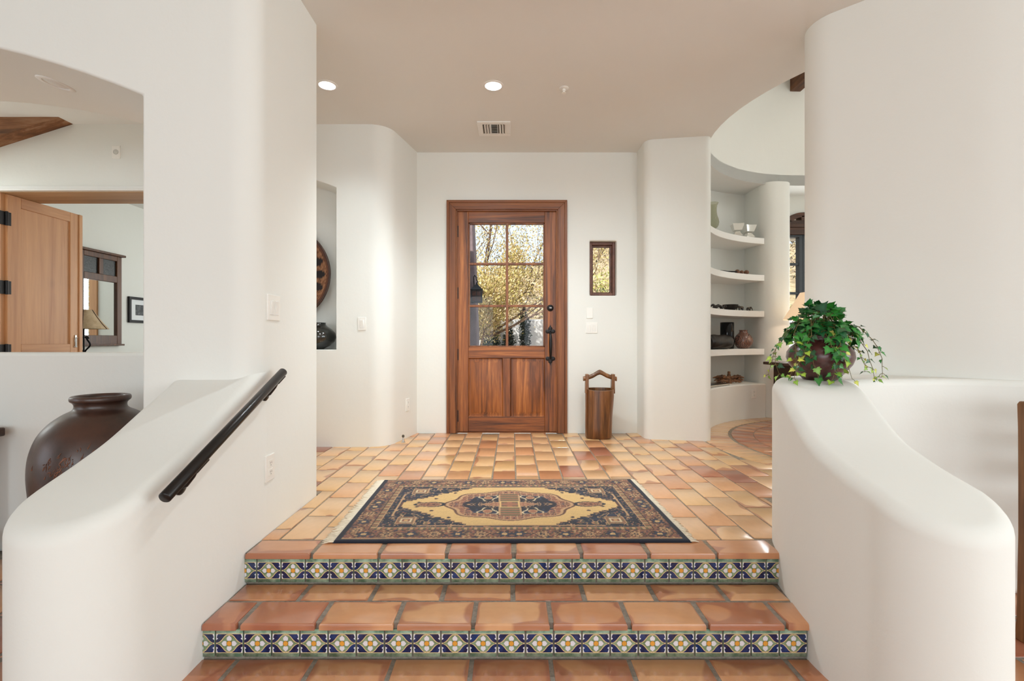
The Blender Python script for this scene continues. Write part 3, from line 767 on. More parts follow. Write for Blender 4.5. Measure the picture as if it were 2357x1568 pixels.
# ------------------------------------------------------------------ handrail
t = thing('handrail', (-1.105, 1.83, .5), 'round black metal handrail on the sloping stair wall', 'handrail')
p0 = Vector((-1.040, 1.446, .405)); p1 = Vector((-1.040, 2.198, .735)); dv = (p1-p0).normalized()
b = MB(); b.tube([p0-dv*.0, p0+dv*.003, p1-dv*.003, p1], [.0155, .0185, .0185, .0155], 24); b.build('rail', M['rail'], t, sharp=50)
for Y_ in (1.607, 2.16):
    pr = p0+(p1-p0)*((Y_-p0.y)/(p1.y-p0.y)); wp_ = Vector((-1.105, Y_, pr.z-.085))
    b = MB(); b.loft([[(wp_.x+d_, wp_.y+r_*math.cos(2*PI*k/24), wp_.z+r_*math.sin(2*PI*k/24)) for k in range(24)] for r_, d_ in ((.027, -.002), (.027, .005), (.020, .011), (.009, .013))])
    br = b.build('bracket', M['rail'], t)
    b = MB(); b.tube([wp_+Vector((.008,0,0)), wp_+Vector((.022,0,.006)), wp_+Vector((.045,0,.036)), wp_+Vector((.060,0,.066)), pr-Vector((0,0,.016))], .008, 12); b.build('arm', M['rail'], br)
    up = Vector((0, -dv.z, dv.y)); b = MB(); b.obox(pr-up*.0195, dv*.035, Vector((.011,0,0)), up*.003); b.build('saddle', M['rail'], br, bevel=.002, seg=2)

# ------------------------------------------------------------------ rug
def hsh(a, c): return mnoise.noise(Vector((a*1.37+3.1, c*1.71-2.2, 7.7)))
L_, W_ = .775, .465
CR = dict(navy=(17,22,38), brick=(132,84,64), rust=(146,94,70), gold=(198,162,106), tan=(176,138,100), cream=(196,176,140), olive=(96,88,62), blue=(38,48,68), brown=(92,58,44), dark=(40,30,30), grey=(118,100,86))
CR = {k: Vector(srgb(*v)[:3]) for k, v in CR.items()}
def rug_col(a, b_):
    A, B = abs(a), abs(b_); d_ = min((L_-A)*(.72 if L_-A < .032 else 1), W_-B)
    wob = hsh(a*60, b_*60)*.004
    ex, ey = L_-A, W_-B
    if d_ < .022: return CR['navy']
    if d_ < .029: return CR['tan']
    if d_ < .118 or (d_ < .152):
        # running coordinate along the band
        run = A if ey < ex else B
        if d_ >= .118:
            if d_ < .123: return CR['dark']
            if d_ > .147: return CR['tan']
            q = (run*40) % 1
            return CR['olive'] if abs(q-.5) > .28 else (CR['rust'] if (int(run*40) % 2) else CR['tan'])
        m_ = d_-.073
        per = .105; q = ((run+.02) % per)-per/2; alt = int((run+.02)/per) % 2
        rr_ = math.hypot(q, m_)+wob
        an = math.atan2(m_, q)
        pet = .024+.007*math.cos(an*(8 if alt else 6))
        if rr_ < .006: return CR['tan']
        if rr_ < .012: return CR['navy'] if alt else CR['gold']
        if rr_ < pet: return CR['tan'] if alt else CR['blue']
        if rr_ < pet+.005: return CR['dark']
        # vine and leaves
        v_ = m_-.026*math.sin(run*2*PI/per+.8)
        if abs(v_) < .0035: return CR['dark']
        lf_ = mnoise.noise(Vector((A*95+1.7, B*95, 3.3)))
        if lf_ > .34: return CR['tan']
        if lf_ < -.34: return CR['blue']
        if .22 < lf_ <= .34: return CR['olive']
        return CR['brick'] if mnoise.noise(Vector((A*40, B*40, 9))) > -.1 else CR['brown']
    # field
    stp = .018
    Aq = math.floor(A/stp)*stp
    lim = .292 if Aq < .20 else max(.045, .292-(Aq-.20)*.70)
    lim = math.floor(lim/stp)*stp+.006
    if Aq > .575: lim = -1
    if B < lim and A < .575:
        ed = lim-B
        if ed < .006 or A > .568: return CR['brown']
        # pendants
        e2 = ((A-.425)/.085)**2+(B/(.047*(1-(A-.34)*2.2)))**2 if A > .33 else 9
        if e2 < 1:
            if e2 > .62: return CR['navy']
            if e2 > .45: return CR['tan']
            return CR['rust'] if hsh(A*70, B*70) > 0 else CR['brown']
        e1 = (A/.335)**2+(B/.225)**2
        an = math.atan2(B/.225, A/.335)
        lob = 1+.10*math.cos(an*8)
        if e1 < lob:
            if e1 > lob-.08: return CR['brown']
            if e1 > lob-.17: return CR['tan']
            if e1 > .52*lob:
                q = hsh(A*55, B*55)
                v_ = math.sin(A*95)*math.sin(B*120)
                if abs(v_) < .10: return CR['tan']
                if abs(mnoise.noise(Vector((A*62, B*80, 5.2)))) < .07: return CR['dark']
                return CR['blue'] if q > .33 else (CR['rust'] if q > -.2 else CR['brick'])
            dm = A/.27+B/.095
            if A < .055 and B < .05:
                return CR['gold'] if (A > .045 or B > .04) else (CR['rust'] if (A < .012 or B < .012) else (CR['olive'] if hsh(A*90, B*90) > 0 else CR['brick']))
            if A < .06 and B > .05:
                return CR['tan'] if A > .05 else (CR['olive'] if (int(B*60) % 2) else CR['rust'])
            if .93 < dm < 1.02: return CR['dark']
            if dm < .93:
                if .55 < dm < .62: return CR['tan']
                if abs(mnoise.noise(Vector((A*48, B*70, 2.2)))) < .09: return CR['tan']
                return CR['rust'] if dm < .40 else (CR['navy'] if dm > .62 else CR['brick'])
            fl_ = math.hypot(A-.115, B-.105)
            if fl_ < .018: return CR['rust']
            if fl_ < .024: return CR['tan']
            an2 = math.atan2(B-.105, A-.115)
            if abs(fl_-.045-.012*math.sin(an2*3)) < .005: return CR['cream']
            return CR['navy'] if hsh(A*30, B*30) > -.28 else CR['blue']
        # sprigs on the gold ground
        for (sx, sy) in ((.40, .095), (.305, .19), (.485, .035)):
            r3 = math.hypot(A-sx, (B-sy)*1.2)
            if r3 < .010: return CR['navy']
            if r3 < .014 and hsh(A*200, B*200) > 0: return CR['rust']
        return CR['gold']*(1+.10*hsh(a*14, b_*240))
    # navy corners
    sq = max(abs(A-.505), abs(B-.225))
    if sq < .008: return CR['gold']
    if sq < .018: return CR['brick']
    if sq < .026: return CR['cream']
    if sq < .040: return CR['rust'] if int((A+B)*130) % 2 else CR['olive']
    if sq < .045: return CR['tan']
    if abs(A-.585) < .004 and B < .17: return CR['tan']
    if abs(B-.293) < .004 and A < .44: return CR['tan']
    fn = mnoise.noise(Vector((A*34+5, B*34, 1.5))); f2 = mnoise.noise(Vector((A*60, B*60+3, 6.1)))
    if abs(fn) < .035: return CR['tan']
    if f2 > .42: return CR['olive']
    if f2 < -.46: return CR['rust']
    r4 = math.hypot(A-.40, B-.262)
    if r4 < .012: return CR['olive']
    if r4 < .018: return CR['tan']
    return CR['navy'] if hsh(a*9, b_*130) > -.2 else CR['blue']
q00, q10, q11, q01 = Vector((-.775, 2.088)), Vector((.778, 2.094)), Vector((.745, 3.032)), Vector((-.797, 3.015))
def rugp(u, v): return (q00*(1-u)+q10*u)*(1-v)+(q01*(1-u)+q11*u)*v
cen = rugp(.5, .5)
rug = thing('area_rug', (cen.x, cen.y, 0), 'navy and rust patterned rug with gold medallion on the landing', 'rug')
NU, NV = 330, 198
b = MB(); b.col = []
for j in range(NV+1):
    for i in range(NU+1):
        u, v = i/NU, j/NV; p_ = rugp(u, v)
        e_ = min(u*1.55, (1-u)*1.55, v*.93, (1-v)*.93)
        z_ = .011-.006*max(0, 1-e_/.012)**2+.0005*mnoise.noise(Vector((u*300, v*180, 0)))+.0012*mnoise.noise(Vector((u*9, v*6, 4)))
        b.vert((p_.x, p_.y, z_))
        c_ = rug_col((u-.5)*2*L_, (v-.5)*2*W_)
        k_ = 1+.22*mnoise.noise(Vector((u*420, v*230, 11)))+.08*mnoise.noise(Vector((u*4, v*150, 2)))
        b.col.append(tuple(max(0, x*k_) for x in c_))
for j in range(NV):
    for i in range(NU):
        a = j*(NU+1)+i; b.face((a, a+1, a+NU+2, a+NU+1))
edge = [j*(NU+1) for j in range(0)]+list(range(NU+1))+[(j+1)*(NU+1)+NU for j in range(NV)]+[NV*(NU+1)+i for i in range(NU-1, -1, -1)]+[j*(NU+1) for j in range(NV-1, 0, -1)]
base_i = []
for e in edge:
    x, y, z = b.v[e]; base_i.append(b.vert((x, y, .0008))); b.col.append(tuple(CR['navy']))
for k in range(len(edge)):
    k2 = (k+1) % len(edge); b.face((edge[k], base_i[k], base_i[k2], edge[k2]))
M['rug'] = vcol('woven_wool', .92, 420, .5, .003, Sheen_Weight=.12)
b.build('pile', M['rug'], rug, recalc=False, sharp=None)
M['fringe'] = mat('cream_cotton', srgb(226,214,192), .9)
for end, nm in ((0, 'fringe'), (1, 'fringe')):
    b = MB()
    for k in range(190):
        v = (k+.5)/190; p_ = rugp(end, v); sg = -1 if end == 0 else 1
        ln = R.uniform(.038, .055) if end == 0 else R.uniform(.022, .038)
        dy = R.uniform(-.012, .012)
        pth = [(p_.x-sg*.004, p_.y, .006), (p_.x+sg*ln*.35, p_.y+dy*.4, .007), (p_.x+sg*ln*.7, p_.y+dy*.8+R.uniform(-.004,.004), .004), (p_.x+sg*ln, p_.y+dy+R.uniform(-.006,.006), .0022)]
        b.tube(pth, [.0022, .0026, .0024, .0015], 5)
    tag(b.build(nm, M['fringe'], rug, sharp=None), 'cream knotted fringe')

# ------------------------------------------------------------------ carved bucket by the door
bx, by = .786, 4.36
bk = thing('wooden_bucket', (bx, by, 0), 'tall carved wooden well bucket with yoke handle by the entry door', 'bucket')
b = MB(); n = 40
def brg(z, ax, ay, off=0, irr=.004): return [(bx+off+(ax+irr*mnoise.noise(Vector((math.cos(2*PI*k/n)*2, math.sin(2*PI*k/n)*2, z*3))))*math.copysign(abs(math.cos(2*PI*k/n))**.8, math.cos(2*PI*k/n)), by+ay*math.copysign(abs(math.sin(2*PI*k/n))**.85, math.sin(2*PI*k/n)), z) for k in range(n)]
prof = [(0, .105, .085, -.006), (.012, .117, .093, -.006), (.10, .119, .096, -.006), (.20, .120, .097, -.004), (.30, .124, .099, .001), (.38, .128, .101, .004), (.445, .127, .101, .005)]
rings = [brg(*q) for q in prof]+[brg(.445, .114, .088, .005), brg(.30, .108, .084, .002), brg(.03, .10, .08, -.005)]
# dip of the rim towards the front
for ri_ in (6, 7):
    rings[ri_] = [(x, y, z-.014*max(0, -(y-by)/.1)+.0) for x, y, z in rings[ri_]]
b.loft(rings); b.build('body', M['bucket'], bk, sharp=50)
for sg in (-1, 1):
    xx = bx+.005+sg*.117
    b = MB(); b.prism_y([(xx-.016, .40), (xx+.016, .40), (xx+.014, .50), (xx+.016, .575), (xx-.013, .575), (xx-.014, .50)], by-.03, by+.03); b.build('post', M['bucket'], bk, bevel=.005, seg=2)
b = MB()
hp = [(-.150, .532), (-.118, .538), (-.06, .560), (-.02, .585), (0, .592), (.02, .585), (.06, .562), (.118, .540), (.152, .530)]
b.loft([[(bx+.005+x, by+.017*math.cos(2*PI*k/14), z+h_*math.sin(2*PI*k/14)) for k in range(14)] for (x, z), h_ in zip(hp, (.021, .020, .021, .022, .023, .022, .021, .020, .021))]); b.build('handle', M['bucket'], bk, bevel=0)

# ------------------------------------------------------------------ floor door stop
ds = at(928, 1018.5, CZ*F/234.5)
t = thing('door_stop', (ds.x, ds.y, 0), 'small metal floor door stop with dark rubber tip', 'door stop')
b = MB(); b.lathe(ds.x, ds.y, [(.019, 0), (.019, .003), (.011, .008), (.0075, .02), (.007, .044)], 20); b.build('post', M['chrome'], t)
b = MB(); b.lathe(ds.x, ds.y, [(.007, .043), (.0105, .047), (.0115, .055), (.009, .063), (.003, .066)], 20); tag(b.build('bumper', mat('rubber', (.09,.08,.06,1), .7), t), 'dark rubber tip')

def dense(pr, k=5):
    P = [Vector(q) for q in pr]; out = []
    for i in range(len(P)-1):
        a, b_, c_, d_ = P[max(0, i-1)], P[i], P[i+1], P[min(len(P)-1, i+2)]
        for j in range(k):
            t_ = j/k
            q = b_*2+(c_-a)*t_+(a*2-b_*5+c_*4-d_)*t_*t_+(b_*3-a-c_*3+d_)*t_**3
            q = q*.5; out.append((max(.001, q.x), q.y))
    return out+[tuple(P[-1])]
# ------------------------------------------------------------------ large clay jar in the arched opening
M['jar'] = noisy('dark_glazed_clay', srgb(48,28,20), srgb(84,52,38), 9, .35, .35, .006, lo=.3, hi=.8, Coat_Weight=.3, Coat_Roughness=.35)
jx, jy = -1.912, 2.25
jar = thing('clay_jar', (jx, jy, LOW), 'huge dark brown clay storage jar behind the sloping stair wall', 'jar')
b = MB()
prof = [(.13, 0), (.155, .006), (.20, .12), (.25, .24), (.29, .37), (.309, .50), (.311, .58), (.300, .65), (.272, .715), (.228, .765), (.175, .80), (.135, .818), (.122, .83), (.121, .845), (.128, .855), (.138, .862), (.141, .872), (.137, .882), (.127, .885), (.115, .88), (.110, .865), (.112, .83), (.16, .79), (.25, .70), (.28, .55), (.2, .2), (.1, .03)]
b.lathe(jx, jy, [(r_*.80, LOW+z_) for r_, z_ in prof[:2]+dense(prof[1:], 4)[1:]], 72); 
# worn relief on the belly
M['relief'] = noisy('worn_copper_relief', srgb(74,44,30), srgb(142,88,60), 40, .5, .4, .003, lo=.35, hi=.7)
def jr(z_): return .8*smooth_interp([(.24,.25),(.37,.29),(.50,.309),(.58,.311),(.65,.300),(.715,.272),(.765,.228)], z_)
def jp(an, z_, o_=-.001): r_ = jr(z_)+o_+.0008; return (jx+r_*math.cos(an), jy+r_*math.sin(an), LOW+z_)
ca = math.radians(-70)
rr2 = random.Random(3)
for i in range(170):
    an = ca+rr2.gauss(0, .27); z_ = .60+rr2.gauss(0, .055)
    if z_ > .70-abs(an-ca)*.12: continue
    pth = []; da = rr2.uniform(-.07, .07); dzz = rr2.uniform(-.03, .03); cv = rr2.uniform(-.03, .03)
    for k in range(6):
        u_ = k/5; pth.append(jp(an+da*u_+cv*math.sin(PI*u_), z_+dzz*u_+cv*.6*math.sin(PI*u_)))
    b.tube(pth, [.0008, .0019, .0022, .0022, .0018, .0007], 5, 1)
b.build('body', [M['jar'], M['relief']], jar, sharp=70)

# ------------------------------------------------------------------ bench end in the arched opening
t = thing('wooden_bench', (-3.1, 2.40, LOW), 'dark wooden bench, only its end showing beside the clay jar', 'bench')
zs = CZ-(996-784)*2.40/F
b = MB(); b.box(-3.6, -2.668, 2.30, 2.55, zs-.045, zs); b.build('seat', M['dark_wood_x'], t, bevel=.008)
for xx in (-3.56, -2.735):
    for yy in (2.32, 2.50): b = MB(); b.box(xx, xx+.035, yy, yy+.035, LOW, zs-.04); b.build('leg', M['dark_wood'], t, bevel=.004)
b = MB(); b.box(-3.54, -2.72, 2.41, 2.44, LOW+.10, LOW+.14); b.build('stretcher', M['dark_wood_x'], t, bevel=.003)

# ------------------------------------------------------------------ chair at the picture's edge
t = thing('dining_chair', (2.225, 1.82, LOW), 'rustic brown wooden chair, one back post showing beyond the curved half wall', 'chair')
M['chair'] = wood('rustic_chair_wood', [(.3, srgb(62,36,16)), (.5, srgb(110,70,36)), (.7, srgb(150,104,62))], 'Z', 16, .06)
cx0 = at(2338, 927, 1.80)
for xx, yy in ((1.952, 1.80), (2.405, 1.80)):
    b = MB(); b.loft([[(xx+o_+a_*w_, yy+oy+c_*w_, z_) for a_, c_ in ((-1,-1),(1,-1),(1,1),(-1,1))] for z_, o_, oy, w_ in ((LOW, -.006, .03, .024), (LOW+.08, .0, .03, .022), (LOW+.40, .006, .03, .022), (LOW+.60, .006, .03, .022), (LOW+.80, .003, .03, .021), (cx0.z-.012, 0.0, .03, .021), (cx0.z, 0.001, .03, .017))]); b.build('back_post', M['chair'], t, bevel=.004)
for xx in (1.995, 2.42): b = MB(); b.box(xx, xx+.045, 1.36, 1.405, LOW, LOW+.44); b.build('leg', M['chair'], t, bevel=.004)
b = MB(); b.box(1.985, 2.435, 1.35, 1.80, LOW+.43, LOW+.47); b.build('seat', M['chair'], t, bevel=.008)
for z_ in (.60, .72, .84): b = MB(); b.box(1.98, 2.40, 1.815, 1.835, LOW+z_-.03, LOW+z_+.03); b.build('back_slat', M['chair'], t, bevel=.004)
for yy in (1.40, 1.80):
    b = MB(); b.box(1.99, 2.42, yy-.02, yy+.005, LOW+.16, LOW+.19); b.build('stretcher', M['chair'], t, bevel=.003)

# ------------------------------------------------------------------ potted ivy
px_, py_, pz_ = 1.372, 2.155, .7015
M['olla'] = noisy('oxblood_clay', srgb(56,24,22), srgb(104,58,52), 22, .33, .3, .003, lo=.35, hi=.75, Coat_Weight=.35, Coat_Roughness=.3)
M['terracotta'] = noisy('terracotta', srgb(176,92,66), srgb(198,112,84), 30, .7, .1)
M['soil'] = noisy('potting_soil', srgb(20,15,11), srgb(50,38,28), 60, .95, .6)
ivy = thing('potted_ivy', (px_, py_, pz_), 'trailing green ivy in a round oxblood clay pot on the half wall', 'plant')
b = MB(); b.lathe(px_, py_, [(r_*.97, z_) for r_, z_ in [(.06, pz_), (.068, pz_+.003), (.098, pz_+.035), (.126, pz_+.07), (.137, pz_+.10), (.134, pz_+.125), (.118, pz_+.148), (.098, pz_+.163), (.087, pz_+.175), (.085, pz_+.186), (.090, pz_+.193), (.088, pz_+.198), (.080, pz_+.196), (.076, pz_+.18), (.10, pz_+.14), (.1, pz_+.06), (.05, pz_+.01)]], 56); b.build('pot', M['olla'], ivy, sharp=60)
b = MB(); b.lathe(px_, py_, [(.055, pz_+.06), (.066, pz_+.15), (.068, pz_+.192), (.074, pz_+.194), (.075, pz_+.222), (.068, pz_+.223), (.066, pz_+.205), (.064, pz_+.17)], 40); tag(b.build('inner_pot', M['terracotta'], ivy, sharp=40), 'orange terracotta liner pot')
b = MB(); b.lathe(px_, py_, [(.066, pz_+.20), (.066, pz_+.206), (.03, pz_+.212), (.004, pz_+.213)], 24); b.build('soil', M['soil'], ivy)
LEAF = [(0,0), (.16,-.10), (.42,-.06), (.36,.10), (.50,.30), (.28,.34), (.22,.52), (.10,.66), (0,.92)]
def leaf(b, p, fw, nr_, size, col):
    fw = fw.normalized(); sd = fw.cross(nr_); sd = sd.normalized() if sd.length > 1e-4 else Vector((1,0,0)); nr_ = sd.cross(fw)
    fold = R.uniform(.10, .45); curl = R.uniform(.0, .4)
    mid0 = b.vert(p); tip = None; base = len(b.col); b.col.append(col)
    def pt(x, y): return p+sd*x*size+fw*y*size+nr_*(abs(x)*fold-curl*y*y)*size
    L1 = [b.vert(pt(x, y)) for x, y in LEAF[1:]]; b.col += [tuple(c*R.uniform(.85,1.1) for c in col)]*len(L1)
    L2 = [b.vert(pt(-x, y)) for x, y in LEAF[1:-1]]+[L1[-1]]; b.col += [tuple(c*R.uniform(.85,1.1) for c in col)]*(len(L2)-1)
    mid1 = b.vert(pt(0, .38)); b.col.append(tuple(min(1, c*1.5) for c in col))
    for Ls, fl_ in ((L1, 0), (L2, 1)):
        seq = [mid0]+Ls
        for k in range(len(seq)-1):
            f_ = (mid1, seq[k], seq[k+1]); b.face(f_ if not fl_ else f_[::-1])
DG = [Vector(srgb(*c)[:3]) for c in ((22,74,32), (34,104,44), (28,84,48), (56,130,54), (44,116,40))]
YG = [Vector(srgb(*c)[:3]) for c in ((150,178,62), (128,166,60), (186,190,84), (108,152,54))]
fol = MB(); fol.col = []; stm = MB()
rI = R
def vine(an, reach, drop, n_, size, young, lift=.05, r0=.05):
    p = Vector((px_+r0*math.cos(an), py_+r0*math.sin(an), pz_+.215)); pts = [p.copy()]
    for k in range(1, n_+1):
        u_ = k/n_
        rad_ = r0+reach*(1-(1-u_)**1.8)
        z_ = pz_+.215+lift*math.sin(min(1, u_*2.4)*PI)*1.0+lift*.5*math.sin(u_*PI)-drop*max(0, u_-.22)**1.25
        a2 = an+.25*math.sin(u_*3+an*7)
        q = Vector((px_+rad_*math.cos(a2), py_+rad_*math.sin(a2), z_))
        rl = math.hypot(q.x-px_, q.y-py_)
        zr = q.z-pz_
        if 0 < zr < .19 :                              # hang outside the belly of the pot
            rb = smooth_interp([(0,.075),(.05,.118),(.10,.145),(.15,.128),(.19,.10)], zr)+.012
            if rl < rb: q.x = px_+(q.x-px_)*rb/rl; q.y = py_+(q.y-py_)*rb/rl
        zmin = pz_+.012 if q.x > 1.16 and q.y > 1.99 else pz_-.08
        q.z = max(q.z, zmin)
        if q.y < 2.0 and q.x > 1.12: q.z = max(q.z, smooth_interp(ZR, max(1.3, q.y))+.012)
        pts.append(q+Vector((R.uniform(-.006,.006), R.uniform(-.006,.006), R.uniform(0,.006))))
    stm.tube(pts, [.0022*(1-.6*k/n_) for k in range(n_+1)], 5)
    for k in range(1, n_+1):
        u_ = k/n_; fw = (pts[k]-pts[k-1]).normalized()
        for s_ in (-1, 1):
            if R.random() < .12: continue
            side = fw.cross(Vector((0,0,1))); side = side if side.length > .05 else Vector((1,0,0))
            out = (pts[k]-Vector((px_, py_, pz_+.1))); out.z *= .4; out = out.normalized()
            ld = (fw*.5+side.normalized()*s_*R.uniform(.4,1)+Vector((0,0,R.uniform(-.5,.25)))).normalized()
            pe = pts[k]+ld*R.uniform(.008,.02)+Vector((0,0,.003))
            stm.tube([pts[k], pts[k]*.4+pe*.6+Vector((0,0,.002)), pe], [.0012,.001,.0008], 4)
            nrm = (Vector((0,-.45,.9))*R.uniform(.4,1)+out*R.uniform(.2,1)+Vector((R.uniform(-.4,.4), R.uniform(-.4,.4), R.uniform(-.2,.4)))).normalized()
            yy = young*max(0, (u_-.45)/.55)
            col = R.choice(YG) if R.random() < yy else R.choice(DG)
            sz = size*(1-.45*u_*(.4+young*.6))*R.uniform(.7,1.2)
            leaf(fol, pe, ld, nrm, sz, tuple(col*R.uniform(.8,1.2)))
for k in range(22): vine(2*PI*k/22+R.uniform(-.15,.15), R.uniform(.05,.115), R.uniform(0,.06), 5, .050, .12, R.uniform(.02,.055), .03)
for k in range(11): vine(2*PI*k/11+R.uniform(-.2,.2), R.uniform(.02,.07), -.02, 4, .050, .2, R.uniform(.05,.085), .015)
for an, rc, dr, n_ in ((PI*1.02, .155, .26, 9), (PI*1.10, .17, .34, 10), (PI*.95, .15, .30, 9), (PI*1.16, .14, .26, 9), (PI*1.24, .11, .24, 8)): vine(an, rc, dr, n_, .040, .9, .035, .05)
for an, rc, dr, n_ in ((-.08, .165, .25, 10), (-.30, .205, .30, 11), (.12, .15, .22, 9), (-.55, .15, .33, 10)): vine(an, rc, dr, n_, .034, .8, .02, .05)
for an, rc, dr, n_ in ((-PI*.5, .11, .30, 9), (-PI*.42, .10, .28, 8), (-PI*.62, .10, .30, 9), (-PI*.70, .10, .26, 8)): vine(an, rc, dr, n_, .044, .3, .02, .05)
M['ivy'] = vcol('ivy_leaf', .38, Specular_IOR_Level=.5); M['stem'] = mat('ivy_stem', srgb(104,92,48), .6)
fol.build('foliage', M['ivy'], ivy, recalc=False, sharp=None); stm.build('stems', M['stem'], ivy)

# ------------------------------------------------------------------ niche: woven tray and black pot
t = thing('woven_basket', (NX, 4.25, 1.451), 'round coiled basket tray with black petal pattern hanging in the niche', 'basket')
b = MB(); b.col = []; n = 144; ids = []
zc_ = 1.451; BR = .405
tanb, blk, brn = Vector(srgb(150,104,70)[:3]), Vector(srgb(30,22,20)[:3]), Vector(srgb(96,56,34)[:3])
NRG = 60
for j in range(NRG+1):
    r_ = BR*j/NRG+.001; row = []
    for k in range(n):
        a = 2*PI*k/n; y_ = 4.235-.075*(r_/BR)**2+.0025*math.cos(j*PI)
        row.append(b.vert((NX+r_*math.cos(a), y_, zc_+r_*math.sin(a))))
        q = r_/BR; ph = ((a*18/(2*PI)+.5) % 1)-.5
        wd = .36*math.sin(PI*min(1, max(0, (q-.42)/.48)))**.5 if .42 < q < .90 else 0
        wd2 = .30*math.sin(PI*min(1, max(0, (q-.12)/.25))) if .12 < q < .37 else 0
        c_ = blk if (abs(ph) < wd or abs(ph) < wd2 or q > .975 or q < .06) else (brn if (q > .93 or R.random() < .28) else tanb)
        b.col.append(tuple(c_*R.uniform(.75,1.2)))
    ids.append(row)
for a_, c_ in zip(ids, ids[1:]):
    for k in range(n): b.face((a_[k], a_[(k+1)%n], c_[(k+1)%n], c_[k]))
b.build('tray', vcol('coiled_straw', .75, 160, .5, .004), t, sharp=None)
b = MB(); b.tube([(NX+(BR+.002)*math.cos(2*PI*k/72), 4.164, zc_+(BR+.002)*math.sin(2*PI*k/72)) for k in range(73)], .008, 8); tag(b.build('rim', M['dark_wood'], t), 'dark bound rim')
b = MB(); b.lathe(NX, 4.24, [(.004, zc_-.01), (.01, zc_), (.004, zc_+.01)], 12); b.loft([[(NX+.012*math.cos(2*PI*k/12), y_, zc_+.012*math.sin(2*PI*k/12)) for k in range(12)] for y_ in (4.232, 4.257)]); b.build('wall_hook', M['black'], t)
M['blackpot'] = noisy('burnished_black_clay', srgb(14,14,14), srgb(40,42,38), 12, .12, .06, .002, Coat_Weight=.6)
xx = (731-1178.5)*4.10/F
pot = MB(); pot.lathe(xx, 4.103, [(.05, .803), (.055, .81), (.10, .835), (.138, .87), (.150, .905), (.142, .94), (.115, .972), (.084, .994), (.068, 1.008), (.064, 1.022), (.068, 1.028), (.063, 1.028), (.057, 1.01), (.10, .96), (.12, .9), (.05, .82)], 56)
tag(pot.build('black_pot', M['blackpot'], sharp=60), 'shiny black round clay pot on the floor of the niche', 'pot')

# ------------------------------------------------------------------ things on the curved shelves
def ray_c(px, r_):
    k = (px-1178.5)/F; A = 1+k*k; Bq = k*RC[0]+RC[1]; Cq = RC[0]**2+RC[1]**2-r_*r_
    Y = (Bq+math.sqrt(Bq*Bq-A*Cq))/A; return k*Y, Y
# hurricane vase
x, y = ray_c(1640, 1.66); z = 2.045
t = thing('hurricane_vase', (x, y, z), 'pale green bubbled glass hurricane vase with silver foot on the top shelf', 'vase')
vg = mat('pale_green_glass', srgb(228,228,208), .08, Transmission_Weight=.85, IOR=1.2, Alpha=1); 
b = MB(); pr_ = [(.030, .035), (.048, .045), (.062, .07), (.068, .10), (.062, .135), (.050, .17), (.043, .21), (.042, .25), (.048, .285), (.060, .312)]
b.lathe(x, y, [(r_, z+h_) for r_, h_ in pr_]+[(r_-.003, z+h_) for r_, h_ in pr_[::-1]], 36); b.build('glass_body', vg, t, sharp=60)
b = MB(); b.lathe(x, y, [(.040, z), (.040, z+.004), (.033, z+.008), (.033, z+.034), (.028, z+.036)], 30); tag(b.build('foot', M['silver'], t), 'silver foot')
# star candle holders
def star_holder(px, lab, rot):
    x, y = ray_c(px, 1.66); z = 2.045
    t = thing('candle_holder', (x, y, z), lab, 'candle holder', 'silver star candle holders')
    def sq(r_, h_, a0, n=4, st=1.0):
        out = []
        for k in range(n*2):
            a = a0+PI*k/n; q = 1.12*r_*(1 if k % 2 == 0 else st); out.append((x+q*math.cos(a), y+q*math.sin(a), z+h_))
        return out
    b = MB(); b.loft([sq(.048, 0, rot, 4, .72), sq(.060, .02, rot, 4, .62), sq(.034, .055, rot, 4, .8), sq(.030, .062, rot, 4, .8)]); b.build('star_base', M['silver'], t, sharp=10)
    b = MB(); b.loft([sq(.030, .062, rot, 4, .8), sq(.052, .078, rot, 4, .7), sq(.078, .150, rot, 4, .62), sq(.070, .150, rot, 4, .62), sq(.030, .085, rot, 4, .7)]); b.build('cup', M['silver'], t, sharp=10)
star_holder(1697, 'silver star shaped candle holder next to the glass vase', .6)
star_holder(1723, 'silver star shaped candle holder at the open end of the top shelf', .9)
# rattle
z = 1.624
xa, ya = ray_c(1659, 1.64); xb, yb = ray_c(1692, 1.62); M['gourd'] = noisy('seed_pods', srgb(70,42,26), srgb(140,94,66), 30, .45, .2)
t = thing('gourd_rattle', (xb, yb, z), 'rattle of brown seed pods on a black stick, second shelf', 'rattle')
b = MB(); b.tube([(xa, ya, z+.018), ((xa+xb)/2, (ya+yb)/2, z+.016), (xb+.02, yb, z+.022)], [.006,.007,.008], 8); b.build('stick', M['black'], t)
for pxx, rr_ in ((1697, .027), (1707, .024), (1718, .028)):
    x, y = ray_c(pxx, 1.625); b = MB(); b.ball((x, y, z+rr_*.95), rr_, rr_, rr_*.96); b.build('pod', M['gourd'], t)
